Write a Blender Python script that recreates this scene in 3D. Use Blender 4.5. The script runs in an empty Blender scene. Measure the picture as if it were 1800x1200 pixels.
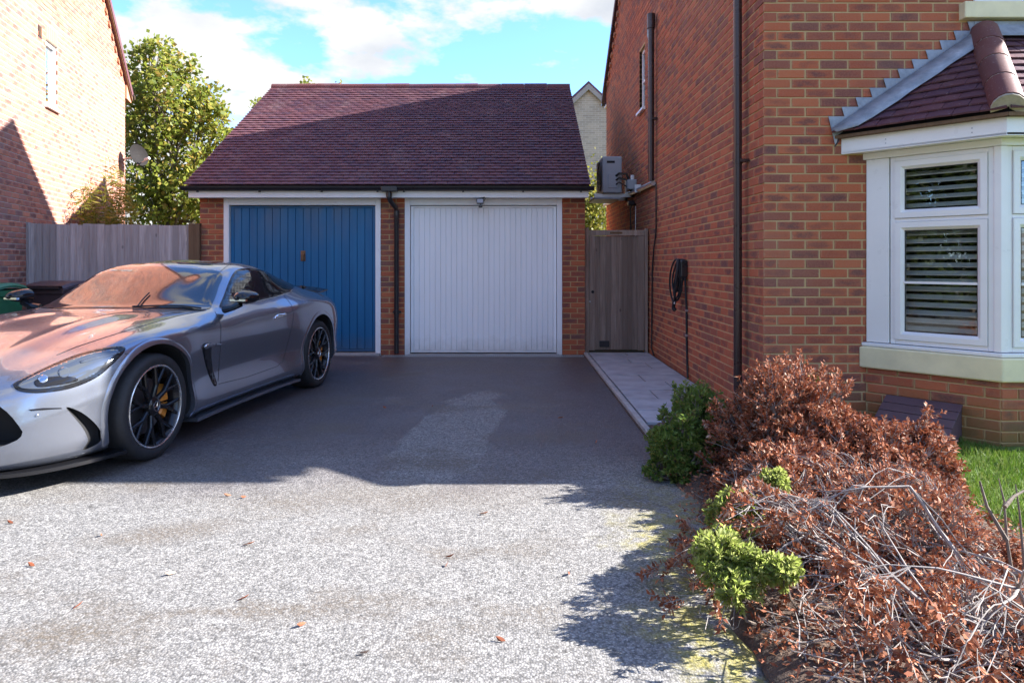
import bpy, bmesh, math, random
import numpy as np
from mathutils import Vector, Matrix
from mathutils.bvhtree import BVHTree
from mathutils.geometry import delaunay_2d_cdt
from mathutils.interpolate import poly_3d_calc

S = bpy.context.scene
C = S.collection
R = math.radians
# ------------------------------------------------------------------ camera, sky, sun, exposure
FPX, CX, CY, CAMH = 1200.0, 902.0, 462.0, 1.32           # focal length and principal point, in photo pixels
cam = bpy.data.cameras.new('camera'); cam_o = bpy.data.objects.new('camera', cam); C.objects.link(cam_o)
cam_o.location = (0, 0, CAMH); cam_o.rotation_euler = (R(90), 0, 0)
cam.sensor_width = 36; cam.lens = 24
cam.shift_x = (900 - CX) / 1800; cam.shift_y = (CY - 600) / 1800
cam.clip_start = 0.05; cam.clip_end = 2000
S.camera = cam_o
SUN_D = Vector((-1, -.11, -.6)).normalized()
sun = bpy.data.lights.new('sun', 'SUN'); sun_o = bpy.data.objects.new('sun', sun); C.objects.link(sun_o)
sun.energy = 4.4; sun.angle = R(.5); sun.color = (1, .96, .90)
sun_o.rotation_euler = SUN_D.to_track_quat('-Z', 'Y').to_euler(); sun_o.location = (20, 4, 20)
W = bpy.data.worlds.new('World'); S.world = W; W.use_nodes = True
wt = W.node_tree; wt.nodes.clear()
def wn(t, **k):
    n = wt.nodes.new(t)
    for a, b in k.items(): setattr(n, a, b)
    return n
sky = wn('ShaderNodeTexSky', sky_type='NISHITA', sun_disc=False)
sky.sun_elevation = math.asin(-SUN_D.z); sky.sun_rotation = math.atan2(-SUN_D.x, -SUN_D.y)
sky.air_density = .8; sky.dust_density = .2; sky.ozone_density = 2.6
tc = wn('ShaderNodeTexCoord'); mp = wn('ShaderNodeMapping'); mp.inputs['Scale'].default_value = (1.0, 1.0, 2.1)
mp.inputs['Location'].default_value = (15.6, 2.9, 8.1)
nz = wn('ShaderNodeTexNoise'); nz.inputs['Scale'].default_value = 3.1; nz.inputs['Detail'].default_value = 9; nz.inputs['Roughness'].default_value = .56
nz2 = wn('ShaderNodeTexNoise'); nz2.inputs['Scale'].default_value = 6; nz2.inputs['Detail'].default_value = 6
rp = wn('ShaderNodeValToRGB'); rp.color_ramp.elements[0].position = .505; rp.color_ramp.elements[1].position = .555
sep = wn('ShaderNodeSeparateXYZ'); low = wn('ShaderNodeMapRange')
low.inputs['From Min'].default_value = .52; low.inputs['From Max'].default_value = .02
low.inputs['To Min'].default_value = -.02; low.inputs['To Max'].default_value = .13
add = wn('ShaderNodeMath', operation='ADD')
crp = wn('ShaderNodeValToRGB')
crp.color_ramp.elements[0].position = .30; crp.color_ramp.elements[0].color = (1.3, 1.38, 1.52, 1)
crp.color_ramp.elements[1].position = .58; crp.color_ramp.elements[1].color = (1.9, 1.9, 1.9, 1)
mx = wn('ShaderNodeMix', data_type='RGBA')
bg = wn('ShaderNodeBackground'); bg.inputs['Strength'].default_value = .128
out = wn('ShaderNodeOutputWorld')
L = wt.links.new
L(tc.outputs['Generated'], mp.inputs['Vector']); L(mp.outputs[0], nz.inputs['Vector']); L(mp.outputs[0], nz2.inputs['Vector'])
L(tc.outputs['Generated'], sep.inputs[0]); L(sep.outputs['Z'], low.inputs['Value'])
L(nz.outputs['Fac'], add.inputs[0]); L(low.outputs[0], add.inputs[1]); L(add.outputs[0], rp.inputs['Fac'])
L(nz2.outputs['Fac'], crp.inputs['Fac'])
L(rp.outputs['Color'], mx.inputs['Factor']); tint = wn('ShaderNodeMix', data_type='RGBA', blend_type='MULTIPLY'); tint.inputs['Factor'].default_value = 1; tint.inputs['B'].default_value = (.62, .78, 1, 1); L(sky.outputs[0], tint.inputs['A']); L(tint.outputs['Result'], mx.inputs['A']); L(crp.outputs['Color'], mx.inputs['B'])
L(mx.outputs['Result'], bg.inputs['Color']); L(bg.outputs[0], out.inputs[0])
S.view_settings.view_transform = 'Standard'; S.view_settings.look = 'None'
S.view_settings.exposure = 2.22; S.view_settings.gamma = 1; S.view_settings.use_curve_mapping = False
S.cycles.use_denoising = True
S.cycles.max_bounces = 8; S.cycles.diffuse_bounces = 3; S.cycles.glossy_bounces = 4; S.cycles.transparent_max_bounces = 12
S.cycles.caustics_reflective = False; S.cycles.caustics_refractive = False

# ------------------------------------------------------------------ helpers
WM = {}                                                   # world matrix of every parent
def proj(p):
    return CX + FPX * p[0] / p[1], CY - FPX * (p[2] - CAMH) / p[1]
def ray(px, py):
    return Vector(((px - CX) / FPX, 1, (CY - py) / FPX))
def at(px, py, y):
    d = ray(px, py); return Vector((d.x * y, y, CAMH + d.z * y))
def tag(o, label=None, cat=None, group=None, kind=None):
    if label: o['label'] = label
    if cat: o['category'] = cat
    if group: o['group'] = group
    if kind: o['kind'] = kind
    return o
def link(o, parent=None):
    C.objects.link(o)
    if parent is not None:
        o.parent = parent; o.matrix_parent_inverse = WM[parent].inverted()
    return o
def thing(name, label, cat, loc=(0, 0, 0), group=None, m=None):
    o = bpy.data.objects.new(name, None); C.objects.link(o); o.empty_display_size = .1
    M = m if m is not None else Matrix.Translation(Vector(loc))
    o.matrix_world = M; WM[o] = M.copy()
    return tag(o, label, cat, group)
class MB:
    def __init__(s): s.v = []; s.f = []
    def add(s, vs, fs):
        b = len(s.v); s.v += [tuple(p) for p in vs]; s.f += [tuple(i + b for i in f) for f in fs]; return s
    def box(s, x0, x1, y0, y1, z0, z1):
        return s.add([(x, y, z) for z in (z0, z1) for x, y in ((x0, y0), (x1, y0), (x1, y1), (x0, y1))],
                     [(0, 3, 2, 1), (4, 5, 6, 7), (0, 1, 5, 4), (1, 2, 6, 5), (2, 3, 7, 6), (3, 0, 4, 7)])
    def obox(s, c, ax, ay, az, h):
        c = Vector(c); ax, ay, az = [Vector(a).normalized() * k for a, k in zip((ax, ay, az), h)]
        vs = [c + ax * i + ay * j + az * k for k in (-1, 1) for i, j in ((-1, -1), (1, -1), (1, 1), (-1, 1))]
        return s.add(vs, [(0, 3, 2, 1), (4, 5, 6, 7), (0, 1, 5, 4), (1, 2, 6, 5), (2, 3, 7, 6), (3, 0, 4, 7)])
    def prism(s, poly, off):
        off = Vector(off); n = len(poly); poly = [Vector(p) for p in poly]
        return s.add(poly + [p + off for p in poly],
                     [tuple(range(n))[::-1], tuple(range(n, 2 * n))] + [(i, (i + 1) % n, n + (i + 1) % n, n + i) for i in range(n)])
    def tube(s, path, r, n=8, cap=True):
        path = [Vector(p) for p in path]; m = len(path)
        rs = r if isinstance(r, (list, tuple)) else [r] * m
        vs = []; up = None
        for i, p in enumerate(path):
            d = (path[min(i + 1, m - 1)] - path[max(i - 1, 0)]).normalized()
            if up is None: up = d.orthogonal().normalized()
            up = (up - d * up.dot(d))
            up = up.normalized() if up.length > 1e-5 else d.orthogonal().normalized()
            w = d.cross(up)
            for k in range(n):
                a = 2 * math.pi * k / n; vs.append(p + (up * math.cos(a) + w * math.sin(a)) * rs[i])
        fs = [(i * n + k, i * n + (k + 1) % n, (i + 1) * n + (k + 1) % n, (i + 1) * n + k) for i in range(m - 1) for k in range(n)]
        if cap: fs += [tuple(range(n))[::-1], tuple(range((m - 1) * n, m * n))]
        return s.add(vs, fs)
    def lathe(s, prof, o=(0, 0, 0), axis=(0, 0, 1), n=32, a0=0, a1=2 * math.pi):
        o = Vector(o); ax = Vector(axis).normalized(); u = ax.orthogonal().normalized(); w = ax.cross(u)
        full = abs(a1 - a0 - 2 * math.pi) < 1e-6; m = n if full else n + 1; k = len(prof)
        vs = [o + ax * h + (u * math.cos(a0 + (a1 - a0) * i / n) + w * math.sin(a0 + (a1 - a0) * i / n)) * r for i in range(m) for r, h in prof]
        fs = [(i * k + j, ((i + 1) % m) * k + j, ((i + 1) % m) * k + j + 1, i * k + j + 1) for i in range(n) for j in range(k - 1)]
        return s.add(vs, fs)
    def xform(s, M):
        s.v = [tuple(M @ Vector(p)) for p in s.v]; return s
    def mesh(s, name='mesh'):
        me = bpy.data.meshes.new(name); me.from_pydata(s.v, [], s.f); me.update(); return me
    def build(s, name, m, parent=None, smooth=False, bevel=0, local=False, kind=None, sharp=35):
        me = s.mesh(name)
        if m is not None: me.materials.append(m)
        o = bpy.data.objects.new(name, me); C.objects.link(o)
        if parent is not None:
            o.parent = parent
            if local: WM[o] = WM[parent] @ Matrix.Identity(4)
            else:
                o.matrix_parent_inverse = WM[parent].inverted(); WM[o] = Matrix.Identity(4)
        else: WM[o] = Matrix.Identity(4)
        if smooth:
            me.polygons.foreach_set('use_smooth', [True] * len(me.polygons))
            if sharp: me.set_sharp_from_angle(angle=R(sharp))
        if bevel:
            b = o.modifiers.new('bevel', 'BEVEL'); b.width = bevel; b.segments = 2; b.limit_method = 'ANGLE'; b.angle_limit = R(40)
        if kind: o['kind'] = kind
        return o

# ------------------------------------------------------------------ materials
def lin(c): return tuple(c) + (1,) if len(c) == 3 else c
class NT:
    def __init__(s, name):
        s.m = bpy.data.materials.new(name); s.m.use_nodes = True; s.t = s.m.node_tree
        s.p = s.t.nodes['Principled BSDF']; s.out = s.t.nodes['Material Output']
    def n(s, t, ins=None, **k):
        n = s.t.nodes.new(t)
        for a, b in k.items(): setattr(n, a, b)
        for a, b in (ins or {}).items():
            if isinstance(b, bpy.types.NodeSocket): s.t.links.new(b, n.inputs[a])
            else: n.inputs[a].default_value = b
        return n
    def set(s, **k):
        for a, b in k.items():
            a = {'color': 'Base Color', 'rough': 'Roughness', 'metal': 'Metallic', 'spec': 'Specular IOR Level', 'coat': 'Coat Weight',
                 'coatr': 'Coat Roughness', 'normal': 'Normal', 'ior': 'IOR', 'trans': 'Transmission Weight', 'sheen': 'Sheen Weight'}[a]
            if isinstance(b, bpy.types.NodeSocket): s.t.links.new(b, s.p.inputs[a])
            else: s.p.inputs[a].default_value = lin(b) if a == 'Base Color' else b
        return s
    def pos(s): return s.n('ShaderNodeNewGeometry').outputs['Position']
    def obj(s): return s.n('ShaderNodeTexCoord').outputs['Object']
    def noise(s, scale, vec=None, detail=4, rough=.55, dist=0):
        return s.n('ShaderNodeTexNoise', {'Vector': vec or s.pos(), 'Scale': scale, 'Detail': detail, 'Roughness': rough, 'Distortion': dist}).outputs['Fac']
    def vor(s, scale, vec=None, feature='F1', outp='Distance'):
        return s.n('ShaderNodeTexVoronoi', {'Vector': vec or s.pos(), 'Scale': scale}, feature=feature).outputs[outp]
    def ramp(s, fac, stops, interp='LINEAR'):
        n = s.n('ShaderNodeValToRGB', {'Fac': fac}); cr = n.color_ramp; cr.interpolation = interp
        while len(cr.elements) < len(stops): cr.elements.new(.5)
        for e, (p, c) in zip(cr.elements, stops):
            e.position = p; e.color = lin(c) if not isinstance(c, (int, float)) else (c, c, c, 1)
        return n.outputs['Color']
    def mix(s, fac, a, b, mode='MIX'):
        n = s.n('ShaderNodeMix', data_type='RGBA', blend_type=mode)
        for k, v in (('Factor', fac), ('A', a), ('B', b)):
            if isinstance(v, bpy.types.NodeSocket): s.t.links.new(v, n.inputs[k])
            else: n.inputs[k].default_value = v if k == 'Factor' else lin(v)
        return n.outputs['Result']
    def math(s, op, a, b=0, clamp=False):
        n = s.n('ShaderNodeMath', operation=op, use_clamp=clamp)
        for i, v in enumerate((a, b)):
            if isinstance(v, bpy.types.NodeSocket): s.t.links.new(v, n.inputs[i])
            else: n.inputs[i].default_value = v
        return n.outputs[0]
    def maprange(s, v, a, b, c=0, d=1):
        return s.n('ShaderNodeMapRange', {'Value': v, 'From Min': a, 'From Max': b, 'To Min': c, 'To Max': d}).outputs[0]
    def bump(s, h, strength=.3, dist=.01):
        return s.n('ShaderNodeBump', {'Height': h, 'Strength': strength, 'Distance': dist}).outputs[0]
    def rnd(s):
        a = s.n('ShaderNodeObjectInfo').outputs['Random']; b = s.n('ShaderNodeNewGeometry').outputs['Random Per Island']
        return s.math('FRACT', s.math('ADD', a, s.math('MULTIPLY', b, 7.31)))
    def stretch(s, sc, vec=None):
        return s.n('ShaderNodeMapping', {'Vector': vec or s.pos(), 'Scale': sc}).outputs[0]

def plain(name, color, rough=.5, metal=0, var=.12, scale=6, bump=0, bscale=120, **k):
    t = NT(name); f = t.noise(scale, detail=6)
    dark = tuple(c * (1 - var) for c in color); lite = tuple(min(1, c * (1 + var)) for c in color)
    t.set(color=t.ramp(f, [(.3, dark), (.7, lite)]), rough=t.maprange(t.noise(scale * 3), .3, .7, max(0, rough - .06), min(1, rough + .06)), metal=metal, **k)
    if bump: t.set(normal=t.bump(t.noise(bscale, detail=3), bump, .004))
    return t.m

def brick_mat(name, pal, dark=.5):
    t = NT(name); r = t.rnd()
    base = t.ramp(r, [(i / len(pal), c) for i, c in enumerate(pal)], 'CONSTANT')
    uv = t.n('ShaderNodeSeparateXYZ', {0: t.n('ShaderNodeUVMap').outputs[0]}).outputs
    q = lambda a, s: t.math('POWER', t.math('ABSOLUTE', t.math('MULTIPLY', t.math('SUBTRACT', a, .5), s)), 2.0)
    ring = t.math('ADD', t.math('ADD', q(uv[0], 2.2), q(uv[1], 2.3)), t.math('MULTIPLY', t.math('SUBTRACT', t.noise(11, t.stretch((1, 1, 1.6)), 6, .68), .5), 4.6))
    r2 = t.math('FRACT', t.math('MULTIPLY', r, 37.7))
    amt = t.math('MULTIPLY', t.maprange(ring, 1.15, .1), t.maprange(r2, .22, .85, 0, .76), True)   # darker firing mark in the middle of the face
    c = t.mix(amt, base, (.10, .05, .055))
    ed = t.math('MAXIMUM', t.math('ABSOLUTE', t.math('MULTIPLY', t.math('SUBTRACT', uv[0], .5), 2)), t.math('ABSOLUTE', t.math('MULTIPLY', t.math('SUBTRACT', uv[1], .5), 1.9)))
    c = t.mix(t.maprange(t.math('ADD', ed, t.math('MULTIPLY', t.noise(45, detail=5, rough=.7), .55)), 1.15, 1.38, 0, .75), c, (.45, .33, .2))   # mortar smeared over ragged edges
    c = t.mix(t.maprange(t.noise(70, detail=3), .35, .75, 0, .35), c, (.42, .2, .12))
    c = t.mix(t.maprange(t.noise(1.1, detail=5), .5, .75, 0, .22), c, (.30, .23, .17))
    zz = t.n('ShaderNodeSeparateXYZ', {0: t.pos()}).outputs[2]
    alg = t.math('MULTIPLY', t.maprange(t.n('ShaderNodeSeparateXYZ', {0: t.pos()}).outputs[0], 1.9, 3.0, 0, .75), t.maprange(t.math('ADD', zz, t.math('MULTIPLY', t.noise(3, detail=6), .5)), .62, .30), True)   # green algae along the foot of the wall
    c = t.mix(alg, c, (.15, .135, .035))
    t.set(color=c, rough=.88, normal=t.bump(t.math('ADD', t.noise(220, detail=4), t.math('MULTIPLY', t.noise(40), .8)), .55, .004), spec=.25)
    return t.m
def mortar_mat(name, c):
    t = NT(name); t.set(color=t.mix(t.noise(3, detail=6), tuple(x * .78 for x in c), tuple(min(1, x * 1.15) for x in c)), rough=.95, normal=t.bump(t.noise(160), .5, .004), spec=.15)
    return t.m
PAL = [(.46, .115, .052), (.39, .094, .047), (.49, .138, .062), (.31, .088, .055), (.47, .118, .053), (.22, .078, .062), (.46, .118, .053), (.37, .09, .047), (.27, .085, .06), (.44, .12, .057), (.34, .094, .056), (.41, .10, .049)]
PAL = [tuple(c * .95 + d * .05 for c, d in zip(p, (.36, .17, .11))) for p in PAL]
M = {}
M['brick'] = brick_mat('red_brick', PAL)
M['mortar'] = mortar_mat('sand_mortar', (.52, .375, .195))
M['brick_pale'] = brick_mat('sunlit_red_brick', [(min(1, a * 1.12 + .07), b * 1.25 + .075, c * 1.3 + .075) for a, b, c in PAL])  # red palette paled so the sun's glare sits in the brick colour
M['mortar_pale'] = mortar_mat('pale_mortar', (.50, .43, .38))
M['brick_garage'] = brick_mat('garage_brick', [(.42, .10, .042), (.36, .085, .04), (.45, .12, .05), (.30, .075, .045), (.40, .098, .042), (.2, .075, .06)])
def far_brick(name, a, b, mort, bw=.225, sw=None):
    t = NT(name)
    # along-wall coordinate from position: x + y works for walls along either axis
    sp = t.n('ShaderNodeSeparateXYZ', {0: t.pos()}); u = t.math('ADD', sp.outputs[0], sp.outputs[1])
    v = t.n('ShaderNodeCombineXYZ', {0: u, 1: sp.outputs[2]}).outputs[0]
    bt = t.n('ShaderNodeTexBrick', {'Vector': v, 'Color1': lin(a), 'Color2': lin(b), 'Mortar': lin(mort), 'Scale': 1.0, 'Mortar Size': .006, 'Brick Width': bw, 'Row Height': .075, 'Bias': 0.0, 'Mortar Smooth': .2})
    c = t.mix(t.maprange(t.noise(1.5, detail=6), .35, .75, 0, .4), bt.outputs['Color'], tuple(x * .6 for x in a))
    t.set(color=c, rough=.9, spec=.2, normal=t.bump(bt.outputs['Fac'], -.4, .006)); return t.m
M['far_red'] = far_brick('plain_red_brickwork', (.33, .09, .05), (.2, .075, .06), (.40, .30, .19))
M['far_pale'] = far_brick('pale_brickwork', (.50, .44, .33), (.36, .32, .25), (.62, .58, .48))
def tile_mat(name, pal, moss=.0):
    t = NT(name); r = t.rnd()
    c = t.ramp(r, [(i / len(pal), p) for i, p in enumerate(pal)], 'CONSTANT')
    c = t.mix(t.maprange(t.noise(1.0, detail=4), .42, .72, 0, .35), c, (.10, .05, .062))
    c = t.mix(t.maprange(t.noise(60, detail=2), .66, .72, 0, .55), c, (.33, .27, .26))
    c = t.mix(t.maprange(t.noise(2.3, t.stretch((1.6, .7, .7)), 8, .7), .52, .74, 0, .5), c, (.22, .15, .15))
    c = t.mix(t.maprange(t.noise(7, detail=7, rough=.75), .62, .72, 0, .6), c, (.10, .095, .045))
    t.set(color=c, rough=.62, normal=t.bump(t.noise(130, detail=4), .35, .004), spec=.35); return t.m
M['tile'] = tile_mat('plain_clay_tile', [(.118, .048, .064), (.098, .042, .060), (.132, .053, .064), (.086, .041, .063), (.112, .045, .058)])
M['ridge'] = tile_mat('ridge_clay', [(.17, .06, .05), (.14, .05, .048), (.13, .054, .052)])
M['white'] = plain('white_upvc', (.84, .845, .845), .32, var=.04, scale=3)
def white_door():
    t = NT('white_door_enamel'); z = t.n('ShaderNodeSeparateXYZ', {0: t.pos()}).outputs[2]
    c = t.ramp(t.noise(2.5, t.stretch((2, 1, .4)), 6), [(.3, (.83, .84, .85)), (.7, (.89, .90, .91))])
    grime = t.math('MULTIPLY', t.maprange(t.math('ADD', z, t.math('MULTIPLY', t.noise(9, detail=6), .3)), .42, .14), .5, True)
    t.set(color=t.mix(grime, c, (.42, .38, .34)), rough=.4, normal=t.bump(t.noise(1.7, detail=3), .10, .05)); return t.m
M['white_door'] = white_door()
M['cream'] = plain('cream_painted_stone', (.78, .71, .46), .7, var=.12, scale=5, bump=.15)
def blue_door():
    t = NT('faded_blue_paint'); sp = t.n('ShaderNodeSeparateXYZ', {0: t.pos()}).outputs
    fade = t.math('MULTIPLY', t.maprange(sp[2], 1.45, 2.1), t.maprange(t.noise(2.2, t.stretch((1.6, 1, .5)), 5), .38, .62))
    c = t.ramp(t.noise(3, t.stretch((3, 1, .3)), 6), [(.3, (.004, .105, .25)), (.7, (.008, .14, .31))])
    gr = t.math('MULTIPLY', t.maprange(t.math('ADD', sp[2], t.math('MULTIPLY', t.noise(8, detail=6), .3)), .45, .16), .5, True)
    t.set(color=t.mix(gr, t.mix(t.math('MULTIPLY', fade, .55), c, (.12, .15, .19)), (.09, .085, .08)), rough=.5, normal=t.bump(t.noise(200), .06, .003)); return t.m
M['blue'] = blue_door()
M['black_pvc'] = plain('black_pvc', (.022, .02, .022), .33, var=.2, scale=4)
M['brown_pvc'] = plain('dark_brown_pvc', (.045, .027, .025), .3, var=.15, scale=4)
M['rubber'] = plain('black_rubber', (.016, .016, .018), .7, var=.2, scale=20, bump=.2, bscale=200)
def wood(name, a, b, ax=(14, 14, .8)):
    t = NT(name); r = t.rnd(); off = t.n('ShaderNodeCombineXYZ', {0: t.math('MULTIPLY', r, 31), 2: t.math('MULTIPLY', r, 17)}).outputs[0]
    v = t.n('ShaderNodeVectorMath', {0: t.pos(), 1: off}, operation='ADD').outputs[0]
    g = t.noise(2.2, t.stretch(ax, v), 8, .65, .8)
    c = t.ramp(g, [(.25, tuple(x * .55 for x in a)), (.5, a), (.75, b)])
    kn = t.vor(3.1, t.stretch((1.6, 1.6, .75), v)); c = t.mix(t.maprange(kn, .03, .085, .75, 0), c, (.05, .035, .03))
    c = t.mix(t.maprange(r, 0, 1, 0, .75), c, tuple(x * .55 for x in a))
    t.set(color=c, rough=.85, normal=t.bump(g, .45, .006), spec=.2); return t.m
M['fence'] = wood('weathered_grey_timber', (.46, .395, .38), (.62, .55, .53))
M['gate'] = wood('weathered_gate_timber', (.33, .245, .195), (.47, .38, .32))
M['post'] = wood('brown_timber', (.2, .125, .075), (.26, .17, .1))
def lead():
    t = NT('lead_sheet'); f = t.noise(9, detail=7, rough=.65)
    t.set(color=t.ramp(f, [(.3, (.20, .225, .26)), (.62, (.36, .40, .45)), (.75, (.52, .55, .6))]), rough=.55, metal=.25, normal=t.bump(t.noise(25, detail=4), .25, .01)); return t.m
M['lead'] = lead()
M['cement'] = plain('cement_pointing', (.42, .38, .31), .95, var=.25, scale=20, bump=.6, bscale=150)
M['concrete'] = plain('concrete', (.34, .32, .31), .9, var=.2, scale=8, bump=.4, bscale=160)
M['slab'] = plain('grey_paving_slab', (.33, .325, .345), .78, var=.2, scale=5, bump=.3, bscale=90)
M['dark'] = plain('dark_interior', (.012, .012, .014), .8, var=.2)
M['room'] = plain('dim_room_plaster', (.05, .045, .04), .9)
M['metal'] = plain('galvanised_metal', (.45, .46, .48), .38, metal=.8, var=.1)
M['grey_box'] = plain('grey_enamel', (.36, .38, .41), .45, var=.06)
M['louvre'] = plain('white_louvre', (.82, .82, .82), .5, var=.04)
def glass():
    t = NT('window_glass'); nt = t.t; nt.nodes.remove(t.p)
    tr = t.n('ShaderNodeBsdfTransparent', {'Color': (.93, .96, .95, 1)}); gl = t.n('ShaderNodeBsdfGlossy', {'Color': (1, 1, 1, 1), 'Roughness': .004})
    fr = t.n('ShaderNodeFresnel', {'IOR': 1.5}); sh = t.n('ShaderNodeMixShader', {0: fr.outputs[0], 1: tr.outputs[0], 2: gl.outputs[0]})
    nt.links.new(sh.outputs[0], t.out.inputs[0]); return t.m
M['glass'] = glass()
def leaf_mat(name, stops, tr=.35, rough=.5):
    t = NT(name); r = t.rnd(); c = t.ramp(r, stops)
    c = t.mix(t.maprange(t.noise(2.2, detail=3), .35, .7, 0, .35), c, tuple(x * .6 for x in stops[0][1]))
    t.set(color=c, rough=rough, spec=.3)
    tl = t.n('ShaderNodeBsdfTranslucent', {'Color': c}); ms = t.n('ShaderNodeMixShader', {0: tr, 1: t.p.outputs[0], 2: tl.outputs[0]})
    t.t.links.new(ms.outputs[0], t.out.inputs[0]); return t.m
M['leaf_tree'] = leaf_mat('maple_leaf', [(0, (.14, .19, .03)), (.45, (.25, .29, .04)), (.8, (.38, .37, .07)), (.93, (.46, .36, .08)), (1, (.42, .24, .07))], .52)
M['leaf_hedge'] = leaf_mat('dark_hedge_leaf', [(0, (.03, .055, .015)), (.6, (.06, .095, .02)), (1, (.11, .13, .03))])
M['leaf_bamboo'] = leaf_mat('lance_leaf', [(0, (.12, .15, .02)), (.6, (.24, .24, .03)), (1, (.34, .27, .07))], .45)
M['leaf_green'] = leaf_mat('green_shrub_leaf', [(0, (.12, .20, .04)), (.6, (.20, .29, .06)), (.9, (.33, .37, .10)), (1, (.34, .26, .08))], .5)
M['leaf_lime'] = leaf_mat('lime_shoot_leaf', [(0, (.24, .31, .06)), (.6, (.37, .43, .11)), (1, (.50, .52, .2))], .62)
M['leaf_rust'] = leaf_mat('rust_dead_leaf', [(0, (.19, .058, .03)), (.4, (.35, .108, .048)), (.75, (.45, .18, .09)), (.92, (.46, .26, .17)), (1, (.48, .38, .30))], .15, .7)
M['twig'] = plain('grey_dead_twig', (.27, .24, .222), .85, var=.3, scale=30, bump=.4, bscale=150)
M['bark'] = plain('grey_brown_bark', (.16, .125, .10), .9, var=.35, scale=20, bump=.6, bscale=60)
M['grass'] = leaf_mat('grass_blade', [(0, (.07, .15, .015)), (.6, (.12, .21, .025)), (1, (.22, .25, .07))], .3)
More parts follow.
